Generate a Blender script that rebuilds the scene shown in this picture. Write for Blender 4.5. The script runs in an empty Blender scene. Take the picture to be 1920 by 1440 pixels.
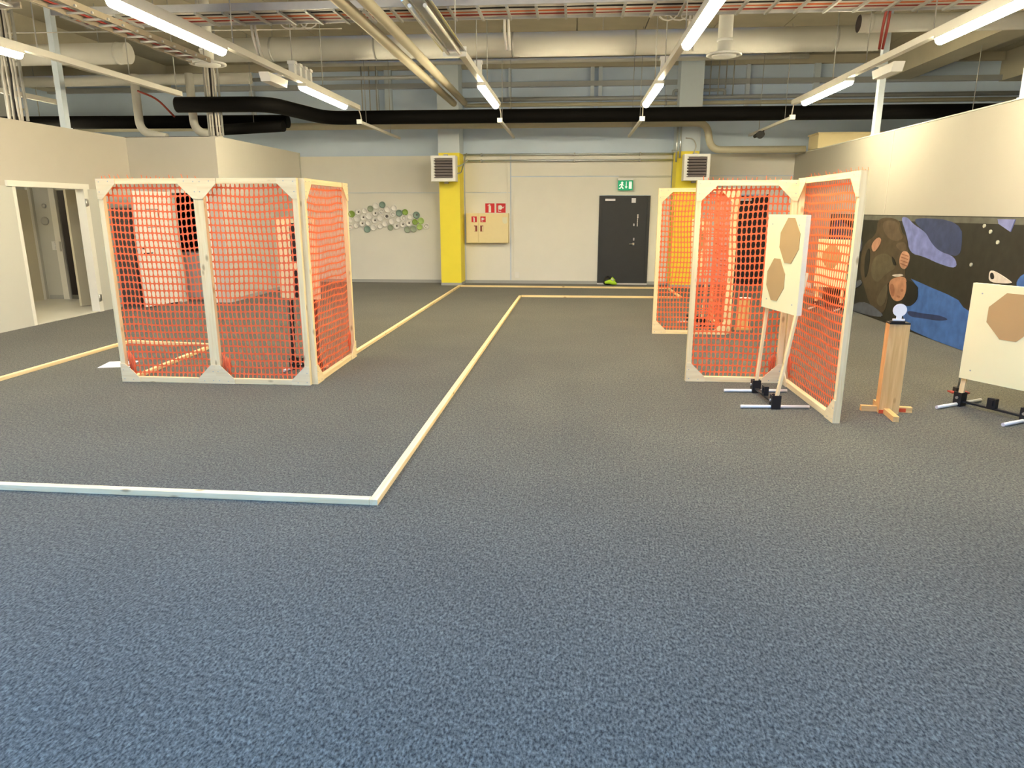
import bpy, bmesh, math, random
from mathutils import Vector, Matrix
random.seed(7)
PI = math.pi
sc = bpy.context.scene
C = sc.collection

# ------------------------------------------------------------------ camera
cd = bpy.data.cameras.new('camera')
cd.sensor_width = 36.0
cd.lens = 36.0 * 1320.0 / 1920.0
cd.clip_end = 200
cam = bpy.data.objects.new('camera', cd)
C.objects.link(cam)
cam.location = (0, 0, 1.65)
cam.rotation_euler = (math.radians(90 - 13.9), 0, math.radians(4.84))
sc.camera = cam

# ------------------------------------------------------------------ daylight and exposure
world = bpy.data.worlds.new('overcast_sky')
sc.world = world
world.use_nodes = True
bg = world.node_tree.nodes['Background']
bg.inputs[0].default_value = (0.08, 0.36, 1.0, 1)
bg.inputs[1].default_value = 28.0
for nm_, size, loc_, rot_ in (('added_rooflight_portal', (9.0, 2.0), (-2.1, 0.2, 4.77), (0, 0, 0)),):  # portal of the added, unseen rooflight
    pl = bpy.data.lights.new(nm_, 'AREA'); pl.shape = 'RECTANGLE'; pl.size, pl.size_y = size
    pl.cycles.is_portal = True
    po = bpy.data.objects.new(nm_, pl); C.objects.link(po)
    po.location = loc_; po.rotation_euler = tuple(math.radians(v) for v in rot_)
sc.view_settings.view_transform = 'Standard'
sc.view_settings.look = 'None'
sc.view_settings.gamma = 1.0
sc.view_settings.use_curve_mapping = False
sc.view_settings.exposure = 0.0
LAMP = 125.0                     # radiance of the lit tubes
LAMP_COL = (1.0, 0.87, 0.57)

# ------------------------------------------------------------------ materials
M = {}
def mat(name, col, rough=0.6, metal=0.0, var=0.08, scale=12.0, bump=0.0, stretch=(1, 1, 1), spec=0.4, coat=0.0):
    m = bpy.data.materials.new(name); m.use_nodes = True
    nt = m.node_tree; N = nt.nodes; L = nt.links
    b = N['Principled BSDF']
    b.inputs['Roughness'].default_value = rough
    b.inputs['Metallic'].default_value = metal
    b.inputs['Specular IOR Level'].default_value = spec
    b.inputs['Coat Weight'].default_value = coat
    tc = N.new('ShaderNodeTexCoord'); mp = N.new('ShaderNodeMapping'); mp.inputs['Scale'].default_value = stretch
    L.new(tc.outputs['Object'], mp.inputs[0])
    nz = N.new('ShaderNodeTexNoise'); nz.inputs['Scale'].default_value = scale; nz.inputs['Detail'].default_value = 4
    L.new(mp.outputs[0], nz.inputs['Vector'])
    mx = N.new('ShaderNodeMix'); mx.data_type = 'RGBA'
    mx.inputs[6].default_value = (*[c * (1 - var) for c in col], 1)
    mx.inputs[7].default_value = (*[min(1, c * (1 + var)) for c in col], 1)
    L.new(nz.outputs['Fac'], mx.inputs[0]); L.new(mx.outputs[2], b.inputs['Base Color'])
    if bump:
        bp = N.new('ShaderNodeBump'); bp.inputs['Strength'].default_value = bump; bp.inputs['Distance'].default_value = 0.004
        L.new(nz.outputs['Fac'], bp.inputs['Height']); L.new(bp.outputs[0], b.inputs['Normal'])
    M[name] = m
    return m
def emis(name, col, s, base=(0.9, 0.9, 0.88)):
    m = bpy.data.materials.new(name); m.use_nodes = True
    b = m.node_tree.nodes['Principled BSDF']
    b.inputs['Base Color'].default_value = (*base, 1)
    b.inputs['Emission Color'].default_value = (*col, 1); b.inputs['Emission Strength'].default_value = s
    M[name] = m
def wood(name, a, b_, axis, knots=True):
    m = bpy.data.materials.new(name); m.use_nodes = True
    nt = m.node_tree; N = nt.nodes; L = nt.links
    p = N['Principled BSDF']; p.inputs['Roughness'].default_value = 0.62; p.inputs['Specular IOR Level'].default_value = 0.3
    tc = N.new('ShaderNodeTexCoord'); oi = N.new('ShaderNodeObjectInfo')
    ad = N.new('ShaderNodeVectorMath'); ad.operation = 'ADD'
    sx = N.new('ShaderNodeVectorMath'); sx.operation = 'SCALE'; sx.inputs[3].default_value = 37.0
    cb = N.new('ShaderNodeCombineXYZ')
    for i in range(3): L.new(oi.outputs['Random'], cb.inputs[i])
    L.new(cb.outputs[0], sx.inputs[0]); L.new(tc.outputs['Object'], ad.inputs[0]); L.new(sx.outputs[0], ad.inputs[1])
    mp = N.new('ShaderNodeMapping')
    s = [26, 26, 26]; s['XYZ'.index(axis)] = 1.6
    mp.inputs['Scale'].default_value = s
    L.new(ad.outputs[0], mp.inputs[0])
    nz = N.new('ShaderNodeTexNoise'); nz.inputs['Scale'].default_value = 1.5; nz.inputs['Detail'].default_value = 5; nz.inputs['Distortion'].default_value = 0.6
    L.new(mp.outputs[0], nz.inputs['Vector'])
    cr = N.new('ShaderNodeValToRGB')
    cr.color_ramp.elements[0].position = 0.3; cr.color_ramp.elements[0].color = (*b_, 1)
    cr.color_ramp.elements[1].position = 0.62; cr.color_ramp.elements[1].color = (*a, 1)
    L.new(nz.outputs['Fac'], cr.inputs[0])
    out = cr.outputs[0]
    if knots:
        k2 = N.new('ShaderNodeMapping'); s2 = [9, 9, 9]; s2['XYZ'.index(axis)] = 4.0
        k2.inputs['Scale'].default_value = s2; L.new(ad.outputs[0], k2.inputs[0])
        vo = N.new('ShaderNodeTexVoronoi'); vo.inputs['Scale'].default_value = 1.0; L.new(k2.outputs[0], vo.inputs['Vector'])
        r2 = N.new('ShaderNodeValToRGB')
        r2.color_ramp.elements[0].position = 0.06; r2.color_ramp.elements[0].color = (0.30, 0.16, 0.06, 1)
        r2.color_ramp.elements[1].position = 0.16; r2.color_ramp.elements[1].color = (1, 1, 1, 1)
        L.new(vo.outputs['Distance'], r2.inputs[0])
        mu = N.new('ShaderNodeMix'); mu.data_type = 'RGBA'; mu.blend_type = 'MULTIPLY'; mu.inputs[0].default_value = 0.6
        L.new(cr.outputs[0], mu.inputs[6]); L.new(r2.outputs[0], mu.inputs[7]); out = mu.outputs[2]
    L.new(out, p.inputs['Base Color'])
    bp = N.new('ShaderNodeBump'); bp.inputs['Strength'].default_value = 0.15; bp.inputs['Distance'].default_value = 0.002
    L.new(nz.outputs['Fac'], bp.inputs['Height']); L.new(bp.outputs[0], p.inputs['Normal'])
    M[name] = m
for ax in 'XYZ':
    wood('pine_' + ax, (0.91, 0.73, 0.41), (0.82, 0.61, 0.30), ax)
    wood('plank_' + ax, (0.80, 0.52, 0.21), (0.66, 0.38, 0.13), ax)
wood('ply', (0.89, 0.72, 0.42), (0.82, 0.63, 0.34), 'X', knots=False)
mat('wall_beige', (0.84, 0.82, 0.76), 0.8, var=0.03, scale=3)
mat('wall_bluegrey_daylight', (0.62, 0.74, 0.92), 0.85, var=0.05, scale=3)  # upper wall paint; its extra blue carries the cool daylight
mat('wall_white', (0.58, 0.575, 0.53), 0.7, var=0.02, scale=3)
mat('wall_greige', (0.52, 0.485, 0.43), 0.8, var=0.03, scale=3)
mat('wall_cream', (0.39, 0.37, 0.32), 0.75, var=0.03, scale=2)
mat('plaster_rear', (0.62, 0.61, 0.58), 0.85, var=0.04, scale=3)
mat('skirting', (0.42, 0.42, 0.41), 0.6, var=0.04)
mat('yellow_paint', (0.94, 0.79, 0.06), 0.5, var=0.04, scale=4)
mat('column_white', (0.58, 0.66, 0.75), 0.8, var=0.03)
mat('door_dark', (0.035, 0.037, 0.04), 0.5, var=0.12, scale=6)
mat('door_and_shade_black', (0.018, 0.012, 0.012), 0.6, var=0.1)  # black door paint; also the darkness of store and annex ends
mat('door_white', (0.82, 0.80, 0.74), 0.45, var=0.02)
mat('door_beige', (0.62, 0.57, 0.44), 0.5, var=0.03)
mat('vinyl', (0.66, 0.64, 0.57), 0.35, var=0.04)
mat('metal_grey', (0.55, 0.55, 0.54), 0.35, metal=0.9, var=0.05)
mat('alu', (0.80, 0.80, 0.78), 0.35, metal=0.35, var=0.04)
mat('steel_dull', (0.42, 0.42, 0.41), 0.5, metal=0.6, var=0.08)
mat('black_steel', (0.012, 0.012, 0.013), 0.45, var=0.2)
mat('black_hose', (0.0025, 0.0022, 0.0022), 0.75, spec=0.12, var=0.3, scale=25, bump=0.4)
mat('duct_white', (0.62, 0.61, 0.57), 0.55, var=0.06, scale=5)
mat('pipe_tan', (0.48, 0.43, 0.32), 0.6, var=0.06)
mat('pipe_olive', (0.50, 0.47, 0.36), 0.5, var=0.05)
mat('pipe_grey', (0.40, 0.42, 0.44), 0.45, metal=0.3, var=0.05)
mat('pipe_chrome', (0.62, 0.66, 0.70), 0.28, metal=0.8, var=0.05)
mat('trunk_white', (0.68, 0.66, 0.60), 0.45, var=0.04)
mat('white_plastic', (0.85, 0.85, 0.83), 0.35, var=0.02)
mat('concrete', (0.42, 0.38, 0.29), 0.9, var=0.15, scale=2.5, bump=0.1)
mat('concrete_rib', (0.52, 0.48, 0.37), 0.9, var=0.12, scale=2.5, bump=0.1)
mat('galv', (0.50, 0.50, 0.52), 0.45, metal=0.5, var=0.1)
mat('ladder_brown', (0.20, 0.165, 0.12), 0.6, var=0.15)
mat('wall_inner_paint', (0.64, 0.61, 0.55), 0.75, var=0.03, scale=2)
mat('cable_orange', (0.62, 0.16, 0.06), 0.5)
mat('cable_black', (0.015, 0.012, 0.012), 0.5)
mat('cable_white', (0.60, 0.57, 0.52), 0.5)
mat('cable_red', (0.30, 0.04, 0.03), 0.5)
mat('grille_and_mouth_dark', (0.10, 0.085, 0.085), 0.5, var=0.1)
mat('louvre', (0.33, 0.29, 0.29), 0.45, metal=0.2)
mat('cabinet_cream', (0.88, 0.74, 0.42), 0.45, var=0.03)
mat('cabinet_grey', (0.10, 0.092, 0.085), 0.6, var=0.1)
mat('sign_red', (0.62, 0.012, 0.018), 0.4, var=0.04)
mat('handle_red', (0.25, 0.05, 0.03), 0.4)
mat('sign_white', (0.88, 0.86, 0.82), 0.5, var=0.02)
emis('exit_green', (0.0, 0.42, 0.17), 0.35, (0.0, 0.30, 0.14))
emis('exit_white', (0.75, 1.0, 0.88), 0.45)
mat('board_face', (0.80, 0.74, 0.44), 0.75, var=0.02, scale=5)
mat('board_edge', (0.84, 0.81, 0.60), 0.75, var=0.02, scale=5)
mat('cardboard', (0.44, 0.285, 0.125), 0.85, var=0.06, scale=6)
mat('paper', (0.85, 0.86, 0.92), 0.7, var=0.01)
mat('ink', (0.45, 0.45, 0.5), 0.8)
mat('lime', (0.50, 0.80, 0.04), 0.5)
mat('tape_red', (0.75, 0.10, 0.03), 0.5)
mat('plate_white', (0.94, 0.92, 0.89), 0.25, var=0.03, coat=0.2)
mat('plate_sage', (0.36, 0.42, 0.32), 0.3, var=0.08)
mat('plate_teal', (0.25, 0.36, 0.31), 0.3, var=0.08)
mat('plate_green', (0.30, 0.45, 0.10), 0.3, var=0.08)
mat('plate_lime', (0.48, 0.68, 0.22), 0.3, var=0.08)
mat('plate_mark', (0.10, 0.09, 0.08), 0.4)
mat('plate_ring', (0.35, 0.33, 0.31), 0.4)
emis('tube_lit', LAMP_COL, LAMP)
mat('tube_unlit', (0.75, 0.72, 0.60), 0.2)
mat('reflector', (0.72, 0.70, 0.62), 0.2, metal=0.7)
mat('shelf_brown', (0.35, 0.24, 0.14), 0.6)
# printed colours of the mural
PR = dict(base=(0.022, 0.021, 0.016), swoosh=(0.16, 0.19, 0.44), navy=(0.035, 0.05, 0.12), low=(0.045, 0.12, 0.36), lowdark=(0.02, 0.035, 0.11),
          fig=(0.060, 0.045, 0.028), figl=(0.095, 0.068, 0.045), fold=(0.085, 0.070, 0.045), hair=(0.008, 0.008, 0.008), face=(0.40, 0.20, 0.12),
          faced=(0.28, 0.12, 0.07), hand=(0.45, 0.25, 0.17), elbow=(0.36, 0.19, 0.13), rblue=(0.18, 0.20, 0.42), wh=(0.55, 0.50, 0.46),
          dots=(0.5, 0.5, 0.42), band=(0.10, 0.10, 0.085), grey=(0.075, 0.085, 0.11))
for k, v in PR.items():
    mat('print_' + k, v, 0.55, var=0.55, scale=7.0, spec=0.3)
# net plastic: slightly translucent orange
m = mat('net_orange', (0.90, 0.245, 0.10), 0.5, var=0.05, scale=9)
nt = m.node_tree; b = nt.nodes['Principled BSDF']
tr = nt.nodes.new('ShaderNodeBsdfTranslucent'); tr.inputs[0].default_value = (1.0, 0.36, 0.16, 1)
ms = nt.nodes.new('ShaderNodeMixShader'); ms.inputs[0].default_value = 0.45
nt.links.new(b.outputs[0], ms.inputs[1]); nt.links.new(tr.outputs[0], ms.inputs[2])
nt.links.new(ms.outputs[0], nt.nodes['Material Output'].inputs[0])
# carpet
m = bpy.data.materials.new('carpet'); m.use_nodes = True; M['carpet'] = m
nt = m.node_tree; N = nt.nodes; L = nt.links; b = N['Principled BSDF']
b.inputs['Roughness'].default_value = 0.95; b.inputs['Specular IOR Level'].default_value = 0.1
b.inputs['Sheen Weight'].default_value = 0.15
tc = N.new('ShaderNodeTexCoord')
n1 = N.new('ShaderNodeTexNoise'); n1.inputs['Scale'].default_value = 105; n1.inputs['Detail'].default_value = 3; n1.inputs['Roughness'].default_value = 0.6
n2 = N.new('ShaderNodeTexNoise'); n2.inputs['Scale'].default_value = 1.1; n2.inputs['Detail'].default_value = 5
n3 = N.new('ShaderNodeTexNoise'); n3.inputs['Scale'].default_value = 45; n3.inputs['Detail'].default_value = 2
mpc = N.new('ShaderNodeMapping'); mpc.inputs['Scale'].default_value = (1.0, 0.55, 1.0); mpc.inputs['Rotation'].default_value = (0, 0, 0.12)
L.new(tc.outputs['Object'], mpc.inputs[0])
L.new(mpc.outputs[0], n1.inputs['Vector']); L.new(tc.outputs['Object'], n2.inputs['Vector']); L.new(mpc.outputs[0], n3.inputs['Vector'])
cr = N.new('ShaderNodeValToRGB')
cr.color_ramp.elements[0].position = 0.34; cr.color_ramp.elements[0].color = (0.020, 0.0192, 0.0142, 1)
cr.color_ramp.elements[1].position = 0.68; cr.color_ramp.elements[1].color = (0.160, 0.152, 0.112, 1)
L.new(n1.outputs['Fac'], cr.inputs[0])
c3 = N.new('ShaderNodeMapRange'); c3.inputs[1].default_value = 0.3; c3.inputs[2].default_value = 0.7; c3.inputs[3].default_value = 0.75; c3.inputs[4].default_value = 1.22
L.new(n3.outputs['Fac'], c3.inputs[0])
c2 = N.new('ShaderNodeMapRange'); c2.inputs[1].default_value = 0.3; c2.inputs[2].default_value = 0.7; c2.inputs[3].default_value = 0.90; c2.inputs[4].default_value = 1.10
L.new(n2.outputs['Fac'], c2.inputs[0])
mm = N.new('ShaderNodeMath'); mm.operation = 'MULTIPLY'; L.new(c3.outputs[0], mm.inputs[0]); L.new(c2.outputs[0], mm.inputs[1])
vs = N.new('ShaderNodeVectorMath'); vs.operation = 'SCALE'; L.new(cr.outputs[0], vs.inputs[0]); L.new(mm.outputs[0], vs.inputs[3])
L.new(vs.outputs[0], b.inputs['Base Color'])
bp = N.new('ShaderNodeBump'); bp.inputs['Strength'].default_value = 0.5; bp.inputs['Distance'].default_value = 0.006
L.new(n1.outputs['Fac'], bp.inputs['Height']); L.new(bp.outputs[0], b.inputs['Normal'])
# glass of the added rooflight
m = bpy.data.materials.new('clear_glass'); m.use_nodes = True; M['glass'] = m
nt = m.node_tree; nt.nodes.remove(nt.nodes['Principled BSDF'])
t_ = nt.nodes.new('ShaderNodeBsdfTransparent'); g_ = nt.nodes.new('ShaderNodeBsdfGlossy'); g_.inputs['Roughness'].default_value = 0.02
ms = nt.nodes.new('ShaderNodeMixShader'); ms.inputs[0].default_value = 0.06
nt.links.new(t_.outputs[0], ms.inputs[1]); nt.links.new(g_.outputs[0], ms.inputs[2]); nt.links.new(ms.outputs[0], nt.nodes['Material Output'].inputs[0])

# ------------------------------------------------------------------ mesh helpers
def box(bm, x0, x1, y0, y1, z0, z1):
    v = [bm.verts.new((x, y, z)) for z in (z0, z1) for y in (y0, y1) for x in (x0, x1)]
    for f in ((0, 2, 3, 1), (4, 5, 7, 6), (0, 1, 5, 4), (2, 6, 7, 3), (0, 4, 6, 2), (1, 3, 7, 5)):
        bm.faces.new([v[i] for i in f])
def beam(bm, a, b, w, h, upv=(0, 0, 1)):
    """square timber between two points; w across, h along upv"""
    a, b = Vector(a), Vector(b); d = (b - a).normalized(); u = Vector(upv)
    s = d.cross(u).normalized(); u = s.cross(d).normalized()
    v = [bm.verts.new(p + s * i * w / 2 + u * j * h / 2) for p in (a, b) for i, j in ((-1, -1), (1, -1), (1, 1), (-1, 1))]
    for f in ((3, 2, 1, 0), (4, 5, 6, 7), (0, 1, 5, 4), (1, 2, 6, 5), (2, 3, 7, 6), (3, 0, 4, 7)):
        bm.faces.new([v[i] for i in f])
def tube(bm, pts, r, n=12, caps=True):
    pts = [Vector(p) for p in pts]; rings = []
    prev = None
    for i, p in enumerate(pts):
        d = (pts[min(i + 1, len(pts) - 1)] - pts[max(i - 1, 0)]).normalized()
        if prev is None:
            ref = Vector((0, 0, 1)) if abs(d.z) < 0.9 else Vector((1, 0, 0))
            u = d.cross(ref).normalized()
        else:
            u = (prev - d * prev.dot(d)).normalized()
        w = d.cross(u); prev = u
        rr = r[i] if isinstance(r, (list, tuple)) else r
        rings.append([bm.verts.new(p + (u * math.cos(2 * PI * k / n) + w * math.sin(2 * PI * k / n)) * rr) for k in range(n)])
    for a, b_ in zip(rings, rings[1:]):
        for k in range(n):
            f = bm.faces.new((a[k], a[(k + 1) % n], b_[(k + 1) % n], b_[k])); f.smooth = True
    if caps:
        bm.faces.new(list(reversed(rings[0]))); bm.faces.new(rings[-1])
def bend(pts, rad, k=5):
    """round the corners of a polyline"""
    pts = [Vector(p) for p in pts]; out = [pts[0]]
    for a, b_, c in zip(pts, pts[1:], pts[2:]):
        d0 = (a - b_).normalized(); d1 = (c - b_).normalized()
        r = min(rad, (a - b_).length * 0.45, (c - b_).length * 0.45)
        p0, p2 = b_ + d0 * r, b_ + d1 * r
        for i in range(k + 1):
            t = i / k
            out.append(p0 * (1 - t) ** 2 + b_ * 2 * t * (1 - t) + p2 * t * t)
    out.append(pts[-1]); return out
def prism(bm, poly, axis, a0, a1):
    """polygon (list of 2D) extruded along axis from a0 to a1; 2D = the other two axes in xyz order"""
    def P(q, a):
        return {'X': (a, q[0], q[1]), 'Y': (q[0], a, q[1]), 'Z': (q[0], q[1], a)}[axis]
    A = [bm.verts.new(P(q, a0)) for q in poly]; B = [bm.verts.new(P(q, a1)) for q in poly]
    bm.faces.new(A); bm.faces.new(list(reversed(B)))
    for i in range(len(poly)):
        j = (i + 1) % len(poly); bm.faces.new((A[j], A[i], B[i], B[j]))
def lathe(bm, prof, c, axis='Z', n=20):
    """profile [(radius, height)] around an axis through c"""
    rings = []
    for r, h in prof:
        ring = []
        for k in range(n):
            a = 2 * PI * k / n; u, v = r * math.cos(a), r * math.sin(a)
            q = {'Z': (u, v, h), 'Y': (u, h, v), 'X': (h, u, v)}[axis]
            ring.append(bm.verts.new(Vector(c) + Vector(q)))
        rings.append(ring)
    for a, b_ in zip(rings, rings[1:]):
        for k in range(n):
            f = bm.faces.new((a[k], a[(k + 1) % n], b_[(k + 1) % n], b_[k])); f.smooth = True
    bm.faces.new(rings[0]); bm.faces.new(rings[-1])
def BM(fn, *a, **k):
    bm = bmesh.new(); fn(bm, *a, **k); return bm
def wloc(o):
    v = Vector((0, 0, 0))
    while o is not None:
        v = v + o.location; o = o.parent
    return v
def obj(name, bm, m, parent=None, loc=None, local=False, label=None):
    """links bm (in world coordinates unless local) as ONE mesh object"""
    bmesh.ops.recalc_face_normals(bm, faces=bm.faces[:])
    me = bpy.data.meshes.new(name)
    if parent is not None and not local:
        bmesh.ops.translate(bm, verts=bm.verts[:], vec=-wloc(parent))
    elif parent is None and loc is not None and not local:
        bmesh.ops.translate(bm, verts=bm.verts[:], vec=-Vector(loc))
    bm.to_mesh(me); bm.free()
    me.materials.append(M[m] if isinstance(m, str) else m)
    o = bpy.data.objects.new(name, me); C.objects.link(o)
    if parent is not None: o.parent = parent
    elif loc is not None: o.location = loc
    if label: o['label'] = label
    return o
def tag(o, label, cat, group=None):
    o['label'] = label; o['category'] = cat
    if group: o['group'] = group
    return o
def thing(name, label, cat, loc=(0, 0, 0), rz=0.0, group=None):
    o = bpy.data.objects.new(name, None); o.empty_display_size = 0.1; C.objects.link(o)
    o.location = loc; o.rotation_euler = (0, 0, rz)
    return tag(o, label, cat, group)
def struct(name, bm, m, parent=None, label=None, cat=None):
    o = obj(name, bm, m, parent, loc=None)
    if parent is None:
        o['kind'] = 'structure'
        if label: o['label'] = label
        if cat: o['category'] = cat
    return o
def share(src, name, parent, loc):
    o = bpy.data.objects.new(name, src.data); C.objects.link(o); o.parent = parent; o.location = loc
    return o

# ------------------------------------------------------------------ room shell
CEIL = 4.76
YB = 16.30                                       # back wall
struct('floor', BM(box, -13, 13, -7.0, 19, -0.1, 0.0), 'carpet', None, 'dark grey looped carpet covering the hall floor', 'floor')
ceiling = struct('ceiling', BM(box, -13, 13, 1.2, 19, CEIL + 0.05, CEIL + 0.2), 'concrete', None, 'bare concrete slab ceiling with long joints', 'ceiling')
sp0 = None
for i in range(21):                               # precast slab strips, joints between them
    x = -12.6 + i * 1.2
    if sp0 is None:
        sp0 = obj('slab_strip', BM(box, -0.592, 0.592, 1.2, 19, CEIL, CEIL + 0.05), 'concrete', ceiling, local=True); sp0.location = (x, 0, 0)
    else:
        share(sp0, 'slab_strip', ceiling, (x, 0, 0))
for a in ((-13, 13, -7.0, -0.8, CEIL, CEIL + 0.2), (-13, -6.6, -0.8, 1.2, CEIL, CEIL + 0.2), (2.4, 13, -0.8, 1.2, CEIL, CEIL + 0.2)):
    obj('slab_edge', BM(box, *a), 'concrete', ceiling)
for i in range(5):                                # added rooflight out of view, cooling the near floor
    x0 = -6.6 + 1.8 * i
    w = struct('added_rooflight_%d' % (i + 1), BM(box, x0, x0 + 0.06, -0.8, 1.2, CEIL + 0.05, CEIL + 0.15), 'alu')
    obj('pane', BM(box, x0 + 0.06, x0 + 1.8, -0.8, 1.2, CEIL + 0.10, CEIL + 0.11), 'glass', w)
for i, (x, w, d) in enumerate([(6.6, 0.5, 0.5), (8.9, 0.5, 0.55), (11.2, 0.5, 0.55), (-9.3, 0.4, 0.5), (-11.8, 0.4, 0.5)]):
    obj('ceiling_rib', BM(box, x - w / 2, x + w / 2, -7.0, 18, CEIL - d, CEIL), 'concrete_rib', ceiling)

# back wall: blue grey upper wall with daylight tint in its colour, beige board panels below
wb = struct('wall_back', BM(box, -13, 13, YB + 0.02, YB + 0.25, 0, CEIL), 'wall_bluegrey_daylight', None, 'pale back wall with beige boards below and blue grey above', 'wall')
PANELS = [(-6.45, -2.46, 0.07, 2.02), (-6.45, -2.46, 2.03, 2.82), (-2.44, -1.42, 0.07, 2.02), (-2.44, -1.42, 2.03, 2.82),
          (-1.40, 0.57, 0.07, 2.36), (-1.40, 2.12, 2.375, 2.82), (1.69, 2.12, 0.07, 2.36), (0.57, 1.69, 1.96, 2.36), (2.62, 3.48, 0.07, 2.36), (4.24, 4.72, 0.07, 2.36), (2.62, 4.72, 2.375, 2.82), (3.48, 4.24, 1.98, 2.36)]
for x0, x1, z0, z1 in PANELS:
    obj('wall_board', BM(box, x0, x1, YB - 0.005, YB + 0.02, z0, z1), 'wall_beige', wb)
for x, w in ((-4.35, 0.05), (-4.1, 0.16), (-1.42, 0.06), (0.35, 0.08), (0.52, 0.08), (2.05, 0.30), (3.6, 0.08), (5.0, 0.12), (-7.2, 0.1)):   # steel studs of the upper wall
    obj('stud', BM(box, x - w / 2, x + w / 2, YB - 0.08, YB + 0.02, 3.55, CEIL - 0.05), 'column_white', wb)
obj('girt', BM(box, -12, 12, YB - 0.10, YB + 0.02, 4.22, 4.32), 'pipe_grey', wb)
obj('girt', BM(box, -12, 12, YB - 0.10, YB + 0.02, 4.60, 4.76), 'concrete_rib', wb)
for x0, x1 in ((-6.45, -2.92), (-2.44, 0.55), (1.72, 2.12), (2.62, 3.48), (4.24, 4.7)):
    pass
bs = struct('baseboard_back', BM(box, -6.45, -2.92, YB - 0.02, YB + 0.02, 0, 0.07), 'skirting', None, 'grey skirting along the back wall', 'baseboard')
for x0, x1 in ((-2.46, 0.57), (1.69, 2.14), (2.60, 3.48), (4.24, 4.7)):
    obj('skirting_length', BM(box, x0, x1, YB - 0.02, YB + 0.02, 0, 0.07), 'skirting', bs)

# columns in front of the back wall
def column(x0, x1, label):
    r = thing('wall_column', label, 'column', ((x0 + x1) / 2, 16.0, 0)); r['kind'] = 'structure'
    obj('column_shaft', BM(box, x0, x1, 15.72, YB, 0.06, 2.84), 'yellow_paint', r, label='bright yellow painted lower shaft')
    obj('column_head', BM(box, x0 - 0.005, x1 + 0.005, 15.715, YB, 2.84, CEIL), 'column_white', r, label='pale upper part')
    obj('column_foot', BM(box, x0 - 0.006, x1 + 0.006, 15.71, YB, 0.0, 0.06), 'skirting', r)
column(-2.92, -2.47, 'yellow column beside the cream fire cabinet')
column(2.14, 2.60, 'yellow column behind the far orange mesh panel')

# left partition with door opening (Y 9.68..11.06, z 0..1.97)
XL = -7.85
wl = struct('wall_left', BM(box, XL - 0.10, XL, -6.85, 9.66, 0, 2.88), 'wall_greige', None, 'tall partition on the left with an open doorway', 'wall')
obj('wall_length', BM(box, XL - 0.10, XL, 11.10, 12.42, 0, 2.88), 'wall_greige', wl)
obj('wall_head', BM(box, XL - 0.10, XL, 9.66, 11.10, 2.00, 2.88), 'wall_greige', wl)
obj('wall_board', BM(box, XL, XL + 0.012, -6.8, 9.60, 0.0, 1.975), 'wall_white', wl)
obj('wall_board', BM(box, XL, XL + 0.012, 11.16, 12.39, 0.0, 1.975), 'wall_white', wl)
# return wall facing the camera, with a second doorway (X -7.13..-6.52)
wr = struct('wall_return', BM(box, XL, -7.17, 12.40, 12.50, 0, 2.88), 'wall_inner_paint', None, 'short return wall with a dark doorway behind the mesh cage', 'wall')
obj('wall_head', BM(box, -7.17, -6.46, 12.40, 12.50, 1.98, 2.88), 'wall_inner_paint', wr)
obj('wall_jamb', BM(box, -6.46, -6.22, 12.40, 12.50, 0, 2.88), 'wall_inner_paint', wr)
wi = struct('wall_inner', BM(box, -6.32, -6.22, 12.50, YB, 0, 2.90), 'wall_inner_paint', None, 'cream wall running from the dark doorway to the back wall', 'wall')
obj('corner_bead', BM(box, -6.23, -6.20, YB - 0.06, YB - 0.03, 0, 2.90), 'wall_white', wi)
struct('baseboard_inner', BM(box, -6.22, -6.20, 12.5, YB, 0, 0.06), 'skirting', None, 'grey skirting of the inner left wall', 'baseboard')
# right partition
XR = 4.72
wrt = struct('wall_right', BM(box, XR, XR + 0.10, -6.85, YB, 0, 2.79), 'wall_cream', None, 'cream partition above the dark mural', 'wall')
obj('wall_cap', BM(box, XR - 0.01, XR + 0.11, -6.85, YB, 2.79, 2.805), 'wall_white', wrt)
obj('board_joint', BM(box, XR - 0.004, XR + 0.02, 11.47, 11.485, 1.6, 2.79), 'wall_greige', wrt)
# outer walls and the glazed front behind the camera
struct('wall_outer_left', BM(box, -13.1, -13, -7.0, 19, 0, CEIL), 'plaster_rear')
struct('wall_outer_right', BM(box, 13, 13.1, -7.0, 19, 0, CEIL), 'plaster_rear')
struct('wall_rear', BM(box, -13, 13, -7.0, -6.85, 0, CEIL), 'plaster_rear')

# ------------------------------------------------------------------ doors
d1 = struct('door_1', BM(box, 0.63, 1.63, YB - 0.03, YB + 0.02, 0.03, 1.91), 'door_dark', None, 'dark grey exit door in the back wall', 'door')
for a in ((0.57, 0.63, YB - 0.05, YB + 0.02, 0, 1.95), (1.63, 1.69, YB - 0.05, YB + 0.02, 0, 1.95), (0.63, 1.63, YB - 0.05, YB + 0.02, 1.91, 1.95)):
    obj('door_frame', BM(box, *a), 'door_dark', d1)
obj('door_closer', BM(box, 0.70, 0.92, YB - 0.09, YB - 0.03, 1.84, 1.885), 'metal_grey', d1, label='silver door closer')
obj('door_contact', BM(box, 1.28, 1.37, YB - 0.06, YB - 0.03, 1.80, 1.90), 'metal_grey', d1)
bm = bmesh.new(); box(bm, 1.345, 1.375, YB - 0.04, YB - 0.03, 0.98, 1.04); box(bm, 1.335, 1.375, YB - 0.06, YB - 0.03, 0.88, 0.93); tube(bm, [(1.355, YB - 0.07, 0.905), (1.26, YB - 0.07, 0.905)], 0.012)
obj('door_handle', bm, 'metal_grey', d1, label='chrome lever handle')
obj('door_lock', BM(box, 1.335, 1.365, YB - 0.045, YB - 0.03, 1.30, 1.35), 'metal_grey', d1)
bm = bmesh.new(); random.seed(3)
zz = 1.55
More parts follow.
